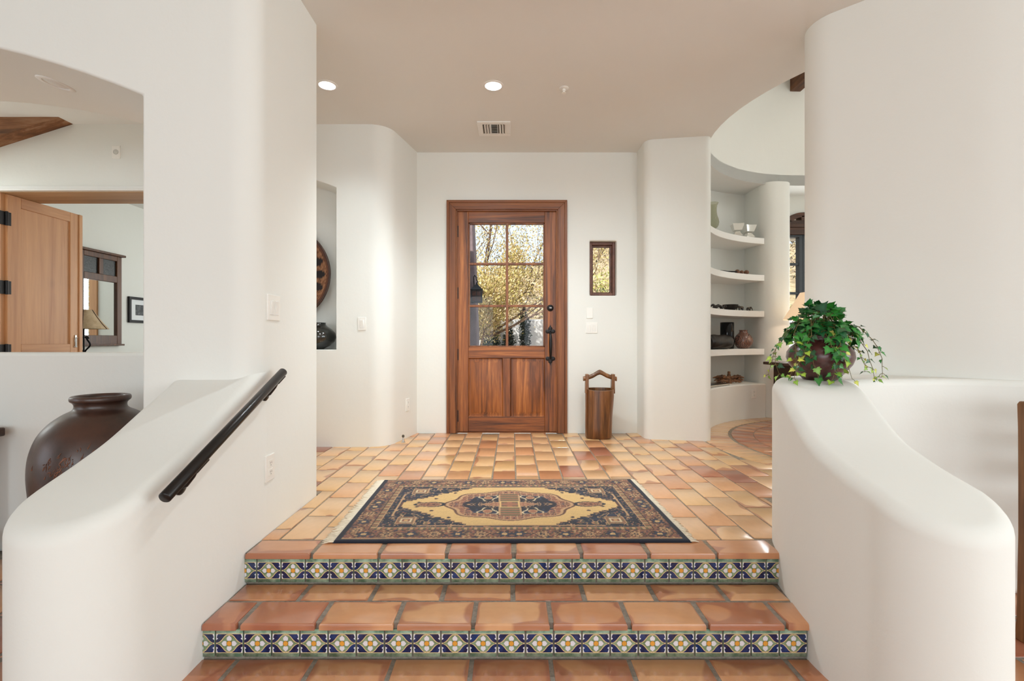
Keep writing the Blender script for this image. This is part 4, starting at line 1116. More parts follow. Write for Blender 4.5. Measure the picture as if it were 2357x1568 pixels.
# third shelf
z = 1.213
M['ebony'] = noisy('ebony_wood', srgb(12,9,7), srgb(34,26,20), 30, .42, .2, Specular_IOR_Level=.3)
x, y = ray_c(1681, 1.70); b = MB(); b.lathe(x, y, [(.035, z), (.04, z+.003), (.066, z+.025), (.082, z+.055), (.085, z+.070), (.080, z+.070), (.06, z+.03), (.02, z+.012)], 36)
tag(b.build('black_bowl', M['ebony'], sharp=60), 'black wooden bowl on the third shelf', 'bowl')
xa, ya = ray_c(1633, 1.635); xb, yb = ray_c(1668, 1.60); b = MB()
pts = []
for k in range(25):
    u_ = k/24; pts.append((xa+(xb-xa)*u_, ya+(yb-ya)*u_-.012*math.sin(u_*9), z+.016+.022*abs(math.sin(u_*PI*2.5))))
b.tube(pts, [.006+.008*math.sin(PI*(k/24))+.004*math.sin(k)**2 for k in range(25)], 10); b.ball((xb, yb-.006, z+.036), .022, .015, .014); b.ball((xa+.06, ya, z+.011), .03, .014, .012)
for sx in (.3, .7):
    for sg in (-1, 1): q = (xa+(xb-xa)*sx, ya+(yb-ya)*sx, z+.02); b.tube([q, (q[0]+.012, q[1]+sg*.02, z+.014), (q[0]+.02, q[1]+sg*.026, z+.003)], [.006,.005,.004], 6)
tag(b.build('carved_serpent', M['ebony']), 'coiling black carved serpent figure in front of the black bowl', 'figurine')
def elephant(px, lab, s_, dr):
    x, y = ray_c(px, 1.62); b = MB()
    b.ball((x, y, z+.034*s_), .030*s_, .018*s_, .019*s_); b.ball((x+dr*.030*s_, y-.002, z+.044*s_), .015*s_, .013*s_, .015*s_)
    for lx in (-.018, .016):
        for ly in (-.009, .009): b.tube([(x+lx*s_, y+ly*s_, z+.03*s_), (x+lx*s_, y+ly*s_, z+.001)], [.0085*s_, .0075*s_], 8)
    b.tube([(x+dr*.042*s_, y, z+.042*s_), (x+dr*.050*s_, y-.002, z+.028*s_), (x+dr*.052*s_, y-.004, z+.012*s_), (x+dr*.058*s_, y-.006, z+.006*s_)], [.007*s_, .0055*s_, .004*s_, .003*s_], 8)
    for ly in (-.014, .014): b.ball((x+dr*.026*s_, y+ly*s_, z+.044*s_), .011*s_, .003*s_, .013*s_, 10)
    tag(b.build('animal_figurine', M['stone']), lab, 'figurine', 'carved animal figurines')
M['stone'] = noisy('dark_streaked_stone', srgb(34,28,22), srgb(120,106,84), 60, .25, .1, lo=.45, hi=.75)
elephant(1706, 'small dark stone elephant figure nearest the black bowl', 1.0, -1)
elephant(1723, 'small dark stone elephant figure at the end of the third shelf', .82, 1)
# lowest shelf
z = .783
x, y = ray_c(1673.5, 1.76); b = MB(); b.lathe(x, y, [(.070, z), (.074, z+.004), (.074, z+.298), (.071, z+.302), (.067, z+.300), (.066, z+.02), (.02, z+.015)], 40)
tag(b.build('cylinder_vase', mat('gloss_black_ceramic', (.004,.004,.005,1), .08, Specular_IOR_Level=.25), sharp=50), 'tall glossy black cylinder vase on the lowest shelf', 'vase')
xa, ya = ray_c(1626, 1.645); xb, yb = ray_c(1676, 1.60)
b = MB(); n = 36; rings = []
for j in range(22):
    u_ = j/21; c0 = Vector((xa+(xb-xa)*u_, ya+(yb-ya)*u_, z+.079)); dv_ = Vector((xb-xa, yb-ya, 0)).normalized(); sd = Vector((-dv_.y, dv_.x, 0)); r_ = .076*(1 if .05 < u_ < .95 else .9)
    rings.append([c0+sd*(r_+.003*math.sin(6*2*PI*k/n+u_*14)*(1 if .05<u_<.95 else 0))*math.cos(2*PI*k/n)+Vector((0,0,1))*(r_+.003*math.sin(6*2*PI*k/n+u_*14)*(1 if .05<u_<.95 else 0))*math.sin(2*PI*k/n) for k in range(n)])
b.loft(rings); tag(b.build('carved_drum', M['ebony'], sharp=50), 'dark carved log drum lying in front of the cylinder vase', 'drum')
M['mata'] = mat('painted_pot', rough=.25, Coat_Weight=.4); tt = NT(M['mata']); vv = tt.coords((1,1,1.6)); wv = tt.n('ShaderNodeTexWave'); wv.inputs['Scale'].default_value = 14; wv.inputs['Distortion'].default_value = 9; wv.inputs['Detail'].default_value = 1
tt.t.links.new(vv, wv.inputs['Vector']); tt.set('Base Color', tt.ramp(wv.outputs['Fac'], [(.10, srgb(60,40,34)), (.20, srgb(128,94,80)), (.75, srgb(150,112,96)), (.95, srgb(104,60,48))]))
x, y = ray_c(1711, 1.69); b = MB(); b.lathe(x, y, [(.04, z), (.06, z+.006), (.092, z+.045), (.104, z+.085), (.098, z+.12), (.078, z+.152), (.054, z+.175), (.043, z+.190), (.043, z+.205), (.049, z+.214), (.044, z+.214), (.038, z+.195), (.07, z+.14), (.08, z+.08), (.03, z+.015)], 48)
tag(b.build('painted_pot', M['mata'], sharp=60), 'round pinkish brown painted clay pot at the end of the lowest shelf', 'pot')
# on the base
z = .387
x, y = ray_c(1676, 1.74); M['carv'] = noisy('carved_driftwood', srgb(60,36,20), srgb(146,100,64), 26, .6, .5, .006)
t = thing('wood_carving', (x, y, z), 'brown carved wood piece like spread wings on the plaster base', 'carving')
ux = Vector((1, .12, 0)).normalized()
for sg in (-1, 1):
    b = MB()
    for k, (ln, el, zz) in enumerate(((.175, .10, .055), (.165, -.05, .040), (.14, -.20, .028), (.13, .30, .06))):
        pth = []; rad = []
        for j in range(9):
            u_ = j/8; pth.append(Vector((x, y-.012*k, z+zz))+ux*sg*(.015+ln*u_)+Vector((0, -.008*math.sin(u_*8+k), el*ln*u_*.55+.012*math.sin(u_*PI*1.0)+.004*math.sin(u_*22)))); rad.append(.017*math.sin(PI*min(1, .18+u_*.80))**.7+.002)
        for q in pth: q.z = max(q.z, z+.020)
        b.tube(pth, rad, 8)
    b.build('wing', M['carv'], t)
b = MB(); b.loft([[(x+w_*math.cos(2*PI*k/14), y-.02+.022*math.sin(2*PI*k/14), z+h_) for k in range(14)] for w_, h_ in ((.034, 0), (.030, .03), (.026, .07), (.018, .10), (.013, .115), (.016, .128), (.010, .138))]); b.build('crest', M['carv'], t)
xa, ya = ray_c(1640, 1.60); xb, yb = ray_c(1676, 1.585)
dvx = Vector((xb-xa, yb-ya, 0)); dl = dvx.normalized(); sd = Vector((-dl.y, dl.x, 0))
t = thing('picture_book', (xa, ya, z), 'dark flat book lying before the wood carving', 'book')
cb = Vector(((xa+xb)/2, (ya+yb)/2, z))+sd*.06
b = MB(); b.obox(cb+Vector((0,0,.012)), dl*(dvx.length/2+.03), sd*.055, (0,0,.008)); b.build('pages', mat('book_pages', srgb(214,206,190), .8), t)
b = MB()
for zz in (.002, .022): b.obox(cb+Vector((0,0,zz)), dl*(dvx.length/2+.035), sd*.06, (0,0,.002))
b.obox(cb+Vector((0,0,.012))+sd*.059, dl*(dvx.length/2+.035), sd*.002, (0,0,.011)); b.build('cover', mat('dark_book_cover', (.02,.016,.014,1), .25), t)

# ------------------------------------------------------------------ console and lamp in the round room
t = thing('console_table', (3.25, 5.12, 0), 'dark wooden console table carrying the lamp behind the ivy', 'table')
b = MB(); b.box(2.765, 3.72, 4.93, 5.33, .615, .645); b.build('top', M['dark_wood_x'], t, bevel=.006)
b = MB(); b.box(2.86, 3.63, 4.97, 5.29, .40, .615); b.build('apron', M['dark_wood_x'], t, bevel=.004)
for xx in (2.86, 3.58):
    for yy in (4.97, 5.24): b = MB(); b.box(xx, xx+.05, yy, yy+.05, .001, .42); b.build('leg', M['dark_wood'], t, bevel=.004)
for xx in (2.90, 3.27):
    b = MB(); b.box(xx, xx+.33, 4.960, 4.972, .43, .59); dr_ = b.build('drawer', M['dark_wood_x'], t, bevel=.004)
    b = MB(); b.ball((xx+.165, 4.952, .51), .012); b.build('knob', M['black'], dr_)
lx, ly = (1870-1178.5)*5.12/F, 5.12
t = thing('table_lamp', (lx, ly, .645), 'lit table lamp with flared parchment shade on the dark console', 'lamp', 'table lamps')
M['ceramic'] = mat('pale_blue_ceramic', srgb(196,206,220), .15, Coat_Weight=.5)
b = MB(); b.lathe(lx, ly, [(.07, .645), (.075, .655), (.06, .67), (.10, .73), (.12, .80), (.10, .88), (.05, .94), (.03, .97)], 36); b.build('base', M['ceramic'], t)
b = MB(); b.tube([(lx, ly, .96), (lx, ly, 1.36)], .008, 10); b.lathe(lx, ly, [(.012, 1.36), (.016, 1.37), (.004, 1.39)], 12); b.build('stem', M['black'], t)
shade = mat('lit_parchment', srgb(226,200,166), .8); ns = NT(shade); ns.b.inputs['Emission Color'].default_value = srgb(255,216,176); ns.b.inputs['Emission Strength'].default_value = .42
b = MB(); sp_ = [(.275, 1.10), (.235, 1.17), (.19, 1.25), (.15, 1.32), (.115, 1.385)]
b.lathe(lx, ly, [(r_, z_) for r_, z_ in sp_]+[(r_-.004, z_) for r_, z_ in sp_[::-1]]+[sp_[0]], 40); b.f = [f for f in b.f if len(f) == 4]; b.m = [0]*len(b.f)
b.build('lamp_shade', shade, t)

# ------------------------------------------------------------------ hall: doorway, tan door, rafter
dd = thing('door_2', (-4.22, 4.02, 0), 'tan panelled wooden door standing open into the bedroom', 'door', None, 'structure')
xs, ys0, ys1 = -4.203, 4.028, 4.700
b = MB(); b.box(xs-.045, xs, ys0, ys0+.112, .01, 2.098); b.build('stile', M['tan_v'], dd, bevel=.003, seg=2)
b = MB(); b.box(xs-.045, xs, ys1-.098, ys1, .01, 2.098); b.build('stile', M['tan_v'], dd, bevel=.003, seg=2)
for z0, z1 in ((2.008, 2.098), (.76, .845), (.01, .20)):
    b = MB(); b.box(xs-.045, xs, ys0+.112, ys1-.098, z0, z1); b.build('rail', M['tan_h'], dd, bevel=.003, seg=2)
for z0, z1 in ((.845, 2.008), (.20, .76)):
    b = MB(); b.box(xs-.034, xs-.012, ys0+.112, ys1-.098, z0, z1); b.build('panel', M['tan_v'], dd)
b = MB(); b.box(xs-.05, xs+.006, ys1, ys1+.028, .01, 2.098); b.box(xs+.0, xs+.010, ys1-.012, ys1+.012, .01, 2.098); b.build('astragal', M['tan_v'], dd, bevel=.004, seg=2)
for zz in (1.892, 1.318, .79):
    b = MB(); b.box(xs, xs+.003, ys0-.004, ys0+.028, zz-.055, zz+.055); b.tube([(xs+.006, ys0-.012, zz-.058), (xs+.006, ys0-.012, zz+.058)], .011, 12); b.box(xs-.012, xs+.002, ys0-.06, ys0-.012, zz-.055, zz+.055); tag(b.build('hinge', M['black'], dd), 'black iron hinge')
b = MB(); yy = 4.655; b.obox((xs+.003, yy, .875), (.003,0,0), (0,.010,0), (0,0,.055)); b.prism([(xs, yy-.018), (xs+.006, yy-.018), (xs+.006, yy+.018), (xs, yy+.018)], .815, .823); b.tube([(xs+.010, yy, .81), (xs+.010, yy, .905)], .005, 8); b.tube([(xs+.01, yy, .90), (xs+.022, yy, .905)], .005, 8); tag(b.build('flush_bolt', M['chrome'], dd, bevel=.002, seg=1), 'steel flush bolt')
M['jamb_tan'] = wood('tan_jamb', [(.3, srgb(140,104,70)), (.5, srgb(168,130,92)), (.7, srgb(184,146,108))], 'X', 8, .06)
b = MB(); b.box(-4.235, -2.75, 3.99, 4.32, 2.0995, 2.1065); b.build('jamb_head', M['jamb_tan'], dd)
b = MB(); b.box(-4.2345, -4.222, 3.99, 4.32, 0, 2.099); b.build('jamb', M['tan_v'], dd)
b = MB(); b.box(-4.45, -2.7, 3.962, 3.984, 2.108, 2.122); b.box(-4.45, -2.7, 3.972, 3.984, 2.122, 2.148)
struct(b.build('trim_1', M['trim'], bevel=.002, seg=2), 'thin white trim over the bedroom doorway', 'trim')
# rafter
bm = MB(); bm.prism_y([(-3.60, CEIL+.005), (-5.3, CEIL+.005), (-5.3, 2.08), (-4.215, 2.470)], 3.855, 3.990)
tag(bm.build('ceiling_beam', M['beam']), 'rough tan wooden beam under the hall ceiling beyond the arch', 'beam')
# mirror
mi = thing('wall_mirror', (-5.0, 5.835, .82), 'dark wooden framed mirror with two black panels on the bedroom wall', 'mirror')
M['walnut'] = wood('mirror_walnut', [(.3, srgb(50,28,14)), (.5, srgb(88,52,28)), (.7, srgb(116,74,42))], 'Z', 18, .07)
y0, y1 = 5.53, 6.14; X0 = -4.998; X1 = -4.955
b = MB(); b.box(X0, X1, y0, y0+.07, .83, 1.93); b.box(X0, X1, y1-.07, y1, .83, 1.93); b.box(X0, X1, y0+.07, y1-.07, .83, .94); b.box(X0, X1, y0+.07, y1-.07, 1.60, 1.68); b.box(X0, X1, y0+.07, y1-.07, 1.87, 1.93); b.box(X0, X1, 5.805, 5.865, 1.68, 1.87)
b.build('frame', M['walnut'], mi, bevel=.004, seg=2)
b = MB(); b.box(X0, X1+.03, y0-.03, y1+.035, 1.93, 1.958); b.build('crown', M['walnut'], mi, bevel=.006)
b = MB(); b.box(X0, X1+.02, y0-.02, y1+.025, .812, .834); b.build('base_ledge', M['walnut'], mi, bevel=.005)
M['tooled'] = noisy('black_tooled_leather', srgb(14,15,16), srgb(52,54,52), 55, .4, .6, .004)
for a, c_ in ((y0+.07, 5.805), (5.865, y1-.07)): b = MB(); b.box(X0, X0+.022, a, c_, 1.68, 1.87); tag(b.build('inset_panel', M['tooled'], mi), 'black tooled panel')
b = MB(); b.box(X0, X0+.02, y0+.07, y1-.07, .94, 1.60); tag(b.build('mirror_glass', mat('mirror_silver', (.86,.88,.86,1), .01, 1), mi), 'reflecting glass')
# picture
pc = thing('framed_picture', (-5.0, 6.5, 1.11), 'black framed photograph with white mat on the bedroom wall', 'picture')
y0, y1, z0, z1 = 6.285, 6.76, 1.112, 1.452
b = MB(); b.box(X0, -4.97, y0, y0+.035, z0, z1); b.box(X0, -4.97, y1-.035, y1, z0, z1); b.box(X0, -4.97, y0+.035, y1-.035, z0, z0+.035); b.box(X0, -4.97, y0+.035, y1-.035, z1-.035, z1); b.build('frame', M['black'], pc, bevel=.002, seg=2)
b = MB(); b.box(X0, -4.984, y0+.035, y1-.035, z0+.035, z1-.035); b.build('mat_board', mat('white_mat_board', (.8,.82,.84,1), .8), pc)
b = MB(); b.box(-4.985, -4.982, y0+.115, y1-.115, z0+.10, z1-.10); b.build('photograph', noisy('grey_photograph', srgb(20,22,26), srgb(120,122,126), 26, .4, 0, lo=.45, hi=.8), pc)
# bedside lamp and stand
ns_ = thing('nightstand', (-4.72, 5.10, 0), 'dark wooden nightstand behind the open tan door carrying the lamp', 'nightstand')
b = MB(); b.box(-4.98, -4.42, 4.86, 5.36, .12, .70); b.build('body', M['dark_wood'], ns_, bevel=.004)
b = MB(); b.box(-4.99, -4.40, 4.84, 5.38, .70, .725); b.build('top', M['dark_wood_x'], ns_, bevel=.005)
for z0 in (.16, .44):
    b = MB(); b.box(-4.42, -4.408, 4.89, 5.33, z0, z0+.24); dr_ = b.build('drawer', M['walnut'], ns_, bevel=.003)
    b = MB(); b.ball((-4.398, 5.11, z0+.12), .013); b.build('knob', M['black'], dr_)
for xx in (-4.97, -4.47):
    for yy in (4.87, 5.31): b = MB(); b.box(xx, xx+.04, yy, yy+.04, -.002, .13); b.build('leg', M['dark_wood'], ns_)
lx, ly = (193-1178.5)*5.15/F, 5.15
lp = thing('table_lamp', (lx, ly, .725), 'table lamp with laced tan shade and scrolled iron base in front of the mirror', 'lamp', 'table lamps')
b = MB(); b.lathe(lx, ly, [(.085, .725), (.085, .735), (.03, .745), (.012, .76)], 24); b.tube([(lx, ly, .75), (lx, ly, 1.19)], .008, 10)
for sg in (-1, 1):
    b.tube([(lx+sg*(.012+.045*math.sin(k/16*PI)**2+.02*(k/16)), ly, .755+.15*k/16) for k in range(17)], .008, 8)
    b.tube([(lx+sg*(.030+.022*math.cos(k*.45)*(1-k/18)), ly, .895+.022*math.sin(k*.45)*(1-k/18)+.002*k) for k in range(14)], .006, 8)
b.build('base', M['black'], lp)
shade2 = noisy('tan_rawhide', srgb(176,150,116), srgb(206,184,150), 14, .7, .1)
def sring(r_, z_, n=40): return [(lx+r_*math.cos(2*PI*k/n), ly+r_*math.sin(2*PI*k/n), z_) for k in range(n)]
sp_ = [(.212, 1.0), (.165, 1.06), (.125, 1.12), (.095, 1.17), (.075, 1.205)]
b = MB(); b.loft([sring(*q) for q in sp_]+[sring(r_-.004, z_) for r_, z_ in sp_[::-1]]+[sring(*sp_[0])], c0=False, c1=False); b.build('lamp_shade', shade2, lp)
b = MB()
for a in (-.9, .2, 1.3, 2.6, 4.0):
    b.tube([(lx+(r_+.003)*math.cos(a), ly+(r_+.003)*math.sin(a), z_) for r_, z_ in sp_], .0035, 6)
tag(b.build('lacing', M['dark_wood'], lp), 'dark leather lacing')
# bedroom window (seen in the mirror)
wn = thing('window_4', (-2.15, 8.56, .75), 'bedroom window with white blind slats reflected in the mirror', 'window', None, 'structure')
b = MB(); b.box(-2.68, -2.55, 8.47, 8.5, .66, 2.10); b.box(-1.75, -1.62, 8.47, 8.5, .66, 2.10); b.box(-2.55, -1.75, 8.47, 8.5, 2.0, 2.10); b.box(-2.55, -1.75, 8.45, 8.5, .66, .75); b.build('window_frame', M['tan_v'], wn)
b = MB()
for k in range(13): b.obox((-2.15, 8.53, .80+k*.095), (.395,0,0), (0,.03,.012), (0,0,.002))
b.build('blind', M['trim'], wn)
b = MB(); b.box(-2.55, -1.75, 8.60, 8.604, .75, 2.0); b.build('glass', M['glass'], wn)

# ------------------------------------------------------------------ outside
M['ground'] = noisy('gravel', srgb(176,150,118), srgb(206,184,154), 6, .95, .4, .02)
b = MB(); b.box(-60, 60, 4.87, 60, -.35, -.05)
g = b.build('ground', M['ground']); tag(g, 'pale gravel garden ground outside', 'ground', None, 'structure')
b = MB(); b.box(-1.1, 1.8, 4.86, 7.0, -.06, -.012)
struct(b.build('floor', M['grout']), 'porch slab in front of the entry door', 'floor')
M['stucco_out'] = noisy('pale_garden_stucco', srgb(206,204,200), srgb(222,220,216), 5, .9, .3)
b = MB(); b.box(-7.5, 9, 12.5, 12.75, -.1, 1.42)
tag(b.build('garden_wall', M['stucco_out'], bevel=.03), 'white stucco garden wall seen through the door glass', 'wall', None, 'structure')
M['post'] = noisy('mauve_stucco', srgb(120,102,104), srgb(140,122,122), 12, .9, .3)
b = MB(); b.loft([[(-1.3, 5.7, z_), (xr, 5.7, z_), (xr, 6.1, z_), (-1.3, 6.1, z_)] for z_, xr in ((-.05, -.40), (1.0, -.412), (2.6, -.475), (3.2, -.48))]); 
tag(b.build('porch_pillar', M['post'], bevel=.02), 'mauve stucco porch pillar just outside the door glass', 'pillar')
# lantern
LX, LY = (1097.5-1178.5)*5.5/F, 5.5
lzt, lzb = CZ-(655-784)*5.5/F, CZ-(697-784)*5.5/F
ln_ = thing('porch_lantern', (LX, LY, lzb), 'dark iron lantern hanging from a hook on the porch pillar', 'lantern')
b = MB(); b.tube([(-.435, 5.70, 1.50), (-.437, 5.60, 1.50), (-.437, 5.55, 1.55), (-.437, 5.52, 1.60), (LX-.025, LY, 1.62), (LX-.008, LY, 1.60), (LX, LY, 1.56), (LX+.01, LY, 1.545), (LX+.004, LY, 1.53)], .007, 8); b.build('hook', M['black'], ln_)
b = MB(); h_ = .06
b.loft([[(LX+sx*s_, LY+sy*s_, z_) for sx, sy in ((-1,-1),(1,-1),(1,1),(-1,1))] for s_, z_ in ((.066, lzt-.07), (.068, lzt-.062), (.012, lzt+.0), (.006, lzt+.025))]); b.build('roof', M['black'], ln_)
b = MB()
for sx in (-1, 1):
    for sy in (-1, 1): b.box(LX+sx*.055-.006, LX+sx*.055+.006, LY+sy*.055-.006, LY+sy*.055+.006, lzb, lzt-.065)
for z_ in (lzb, lzb+.012, (lzb+lzt-.07)/2, lzt-.08): b.box(LX-.06, LX+.06, LY-.06, LY+.06, z_, z_+.008) if z_ == lzb else [b.box(LX-.06, LX+.06, LY+s_*.055-.004, LY+s_*.055+.004, z_, z_+.007) for s_ in (-1, 1)]
b.box(LX-.003, LX+.003, LY-.059, LY-.053, lzb, lzt-.07)
b.build('cage', M['black'], ln_)
b = MB(); b.box(LX-.048, LX+.048, LY-.048, LY+.048, lzb+.008, lzt-.075); b.build('panes', noisy('amber_seeded_glass', srgb(70,42,36), srgb(110,76,64), 60, .2, .3), ln_)

def leafcloud(b, c, rx, ry, rz, n_, s0, s1, cols, rnd):
    for _ in range(n_):
        while 1:
            q = Vector((rnd.uniform(-1,1), rnd.uniform(-1,1), rnd.uniform(-1,1)))
            if q.length < 1: break
        p = Vector(c)+Vector((q.x*rx, q.y*ry, q.z*rz)); blade(b, p, rnd, rnd.uniform(s0, s1), cols)
def blade(b, p, rnd, s_, cols, d=None, wf=.35):
    d = d or Vector((rnd.uniform(-1,1), rnd.uniform(-1,1), rnd.uniform(-.6,1))); d = d.normalized(); sd = d.cross(Vector((rnd.uniform(-1,1), rnd.uniform(-1,1), rnd.uniform(-1,1)))); sd = sd.normalized() if sd.length > .01 else Vector((1,0,0))
    c_ = rnd.choice(cols); k_ = rnd.uniform(.75,1.2); c_ = tuple(x*k_ for x in c_[:3])
    i = [b.vert(p), b.vert(p+d*s_*.5+sd*s_*wf*.5), b.vert(p+d*s_), b.vert(p+d*s_*.5-sd*s_*wf*.5)]
    b.face(i); b.col += [c_]*4
M['leafcol'] = vcol('garden_leaf', .7)
# tree
rt = random.Random(11)
tr = thing('desert_tree', (-1.05, 10.6, -.05), 'pale yellow leafed desert tree with slanting branches outside the door', 'tree')
br_ = MB(); lv = MB(); lv.col = []
TC = [srgb(204,180,110), srgb(222,200,140), srgb(186,166,92), srgb(230,214,170), srgb(168,156,84), srgb(210,180,130)]
def grow(p, d, ln, r_, lev):
    pts = [p.copy()]; n_ = 6; q = p.copy(); dd_ = d.normalized()
    for k in range(n_):
        dd_ = (dd_+Vector((rt.uniform(-.22,.22), rt.uniform(-.22,.22), rt.uniform(-.12,.2)))).normalized()
        q = q+dd_*ln/n_; pts.append(q.copy())
        if lev >= 2 and rt.random() < .95:
            for _ in range(26 if lev == 2 else 34):
                o_ = Vector((rt.gauss(0,.13), rt.gauss(0,.16), rt.gauss(0,.13)))
                blade(lv, q+o_, rt, rt.uniform(.03,.075), TC, (dd_+Vector((rt.uniform(-.7,.7), rt.uniform(-.7,.7), rt.uniform(-.3,.6)))), .4)
        if k >= 1 and lev < 3 and rt.random() < (.95 if lev < 2 else .75):
            nd = (dd_+Vector((rt.uniform(-.9,.9), rt.uniform(-.8,.8), rt.uniform(-.1,.8)))).normalized()
            grow(q, nd, ln*rt.uniform(.55,.75), r_*(1-.5*k/n_)*.6, lev+1)
    br_.tube(pts, [r_*(1-.6*k/n_) for k in range(n_+1)], 6 if lev < 2 else 4)
grow(Vector((-1.05,10.6,-.1)), Vector((.42,-.05,.75)), 1.5, .055, 0)
for dx_, dz_, ln in ((.85, .42, 3.3), (.35, .9, 3.4), (.65, .75, 3.4), (-.25, .95, 3.0), (1.0, .25, 2.6)):
    grow(Vector((-.78, 10.55, .9)), Vector((dx_, rt.uniform(-.15,.15), dz_)), ln, .032, 1)
leafcloud(lv, (-.05, 10.6, 3.0), 1.9, .8, 1.5, 6500, .04, .08, TC, rt)
leafcloud(lv, (-.2, 10.8, 2.0), 1.3, .5, .6, 1800, .03, .07, TC, rt)
br_.build('branches', noisy('mottled_bark', srgb(70,52,44), srgb(150,122,100), 9, .9, .4), tr)
lv.build('foliage', M['leafcol'], tr, recalc=False, sharp=None)
# dark shrubs before the wall
SG_ = [srgb(14,28,14), srgb(20,38,18), srgb(10,20,12), srgb(34,52,28)]
def shrub(x, y, rx, rz, n_, lab, name='garden_shrub', cols=SG_, s0=.05, s1=.11, grp='dark shrubs before the garden wall'):
    t = thing(name, (x, y, -.05), lab, 'shrub', grp); b = MB(); b.col = []
    leafcloud(b, (x, y, rz*.95), rx, rx*.7, rz, n_, s0, s1, cols, rt)
    b.build('foliage', M['leafcol'], t, recalc=False, sharp=None)
    b = MB(); b.tube([(x, y, -.06), (x+.02, y, rz), (x, y, rz*1.5)], [.025,.018,.008], 6); b.build('stem', M['dark_wood'], t)
shrub(-.52, 12.2, .22, .86, 2600, 'dark green climbing shrub under the first lower pane of the door')
shrub(-.08, 12.0, .15, .62, 1600, 'dark rounded shrub before the white garden wall, beside the climbing shrub')
shrub(.32, 12.2, .13, .92, 1800, 'narrow dark upright shrub before the white garden wall')
shrub(-.26, 9.0, .26, .37, 2000, 'low dark hedge shrub nearest the door')
shrub(.16, 9.2, .13, .36, 1000, 'small dark shrub with a finial beside the low hedge')
YG2 = [srgb(178,176,92), srgb(196,186,110), srgb(150,150,76), srgb(210,196,130)]
shrub(3.45, 17.4, 1.5, 1.75, 3600, 'yellow green bush beyond the small window', 'hillside_bush', YG2, .08, .2, None)
shrub(2.85, 14.6, .8, 1.25, 2200, 'grey green bush low beyond the small window', 'hillside_bush', [srgb(120,126,70), srgb(92,104,56), srgb(170,150,110)], .10, .22, None)
# hill
hm = mat('rocky_hill', rough=.95); th_ = NT(hm); v_ = th_.coords(); n1 = th_.noise(v_, 1.4, 8, .75); n2 = th_.noise(v_, .12, 3)
c_ = th_.ramp(n1, [(.34, srgb(66,54,50)), (.45, srgb(150,122,100)), (.55, srgb(204,176,146)), (.68, srgb(222,198,174))])
c_ = th_.mix(th_.math('MULTIPLY', n2, .6), c_, srgb(186,170,104)); th_.set('Base Color', c_); th_.bump(n1, .8, .3)
b = MB(); nx, ny = 60, 26; ids = []
for j in range(ny+1):
    row = []
    for i in range(nx+1):
        x = -45+110*i/nx; y = 16+44*j/ny
        hgt = 12.5*(1-math.exp(-((y-16)/22)**1.6))*(.62+.38/(1+math.exp(-(x-3)*.35)))
        row.append(b.vert((x, y, -.1+hgt+.5*mnoise.noise(Vector((x*.35, y*.35, 1)))*min(1, (y-16)/6))))
    ids.append(row)
for j in range(ny):
    for i in range(nx): b.face((ids[j][i], ids[j][i+1], ids[j+1][i+1], ids[j+1][i]))
tag(b.build('hill', hm), 'dry rocky hillside behind the garden', 'hill', None, 'structure')
b = MB(); b.col = []
HC = [srgb(96,88,58), srgb(150,128,88), srgb(70,66,46), srgb(184,166,110), srgb(120,100,76)]
for _ in range(1500):
    x = rt.uniform(-6, 30); y = rt.uniform(19, 48); hgt = 12.5*(1-math.exp(-((y-16)/22)**1.6))*(.62+.38/(1+math.exp(-(x-3)*.35)))
    s_ = rt.uniform(.25,.8)
    for _ in range(10): blade(b, Vector((x+rt.gauss(0,s_*.4), y+rt.gauss(0,s_*.4), hgt-.1+rt.uniform(0,s_*.5))), rt, s_*rt.uniform(.3,.6), HC)
tag(b.build('hillside_scrub', M['leafcol'], recalc=False, sharp=None), 'scattered dry scrub covering the hillside', 'scrub', None, 'stuff')

# ------------------------------------------------------------------ light
wd = bpy.data.worlds.new('sky'); SC.world = wd; wd.use_nodes = True
bg = wd.node_tree.nodes['Background']; bg.inputs[0].default_value = (.70,.84,1,1); bg.inputs[1].default_value = 1.15
def light(name, typ, loc, rot, energy, col=(1,1,1), **kw):
    l = bpy.data.lights.new(name, typ); l.energy = energy; l.color = col
    for k, v in kw.items(): setattr(l, k, v)
    o = bpy.data.objects.new(name, l); o.location = loc; o.rotation_euler = rot; C.objects.link(o); return o
light('sun', 'SUN', (0,0,20), (math.radians(48), 0, math.radians(-28)), 5.5, (1,.95,.86), angle=math.radians(.6))
def area(name, loc, rot, sx, sy, e, col=(1,1,1)): return light(name, 'AREA', loc, rot, e, col, shape='RECTANGLE', size=sx, size_y=sy)
DAY = (.895,.965,.985)
area('daylight_back', (-2.1, -5.95, 1.15), (PI/2, 0, 0), 3.0, 2.2, 78, DAY)
area('daylight_back', (2.5, -5.95, 1.15), (PI/2, 0, 0), 4.2, 2.2, 100, DAY)
area('daylight_side', (6.85, -1.5, 1.2), (PI/2, 0, PI/2), 4.2, 2.2, 150, DAY)
area('daylight_side', (-6.85, -1.3, 1.2), (PI/2, 0, -PI/2), 3.4, 2.2, 22, DAY)
area('daylight_bedroom', (-2.15, 8.45, 1.38), (-PI/2, 0, 0), .8, 1.2, 45, DAY)
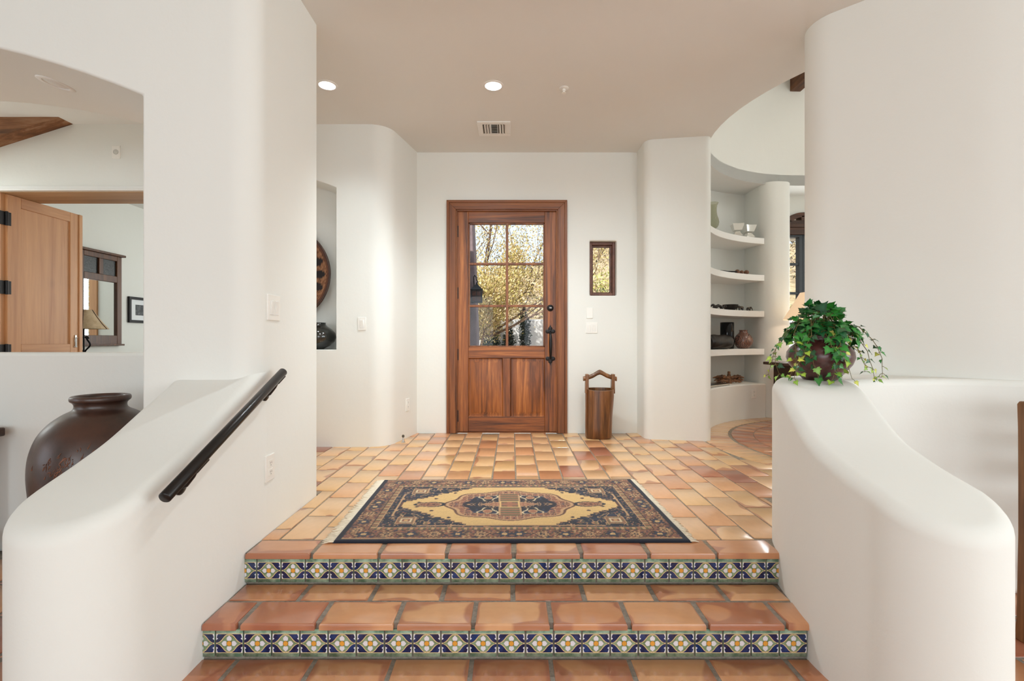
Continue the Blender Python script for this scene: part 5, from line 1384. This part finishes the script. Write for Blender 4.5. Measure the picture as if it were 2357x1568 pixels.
area('fill_hall', (-6.8, 3.35, 1.4), (PI/2, 0, -PI/2), 1.0, 2.0, 34, DAY)  # added fill for the hall, the end wall has no window here
area('day_and_fill_round_room', (WX, 5.90, 1.45), (-PI/2, 0, 0), .55, 1.5, 14, DAY)
area('day_and_fill_round_room', (4.78, 3.9, 1.6), (PI/2, 0, PI/2), 1.6, 1.9, 13, DAY)  # added fill against the solid curved wall, no window built there
light('drum_fill', 'POINT', (3.6, 3.6, 3.5), (0,0,0), 19, (1,.98,.95), shadow_soft_size=.25)  # added point light brightening the drum, no lamp hangs there
for d, pw in zip(DL, (19, 118)): light('downlight_and_fill', 'SPOT', (d.x, d.y, CEIL+.05), (0,0,0), pw, (.88,.97,1), spot_size=math.radians(120), spot_blend=.6, shadow_soft_size=.04)
for x, y, pw, tl in FILL_SPOTS: light('downlight_and_fill', 'SPOT', (x, y, CEIL-.01), (tl,0,0), pw, (.88,.97,1), spot_size=math.radians(98 if tl else 130), spot_blend=.75, shadow_soft_size=.12)  # extra spots added out of view as fill, no fixtures in the ceiling
light('lamp_bulb', 'POINT', ((1870-1178.5)*5.12/F, 5.12, 1.24), (0,0,0), 2.2, (1,.86,.68), shadow_soft_size=.04)

# ------------------------------------------------------------------ camera and view
cam = bpy.data.cameras.new('camera'); cam.lens = 17; cam.sensor_width = 36; cam.sensor_fit = 'HORIZONTAL'; cam.clip_start = .05; cam.clip_end = 300
co = bpy.data.objects.new('camera', cam); co.location = (0, 0, CZ); co.rotation_euler = (PI/2, 0, 0); C.objects.link(co); SC.camera = co
vs = SC.view_settings; SC.display_settings.display_device = 'sRGB'; vs.view_transform = 'Standard'; vs.look = 'None'; vs.gamma = 1; vs.use_curve_mapping = False; vs.exposure = 0.36
cy = SC.cycles; cy.use_denoising = True; cy.max_bounces = 10; cy.diffuse_bounces = 6; cy.glossy_bounces = 4; cy.transmission_bounces = 8; cy.transparent_max_bounces = 12; cy.sample_clamp_indirect = 6; cy.caustics_reflective = False; cy.caustics_refractive = False
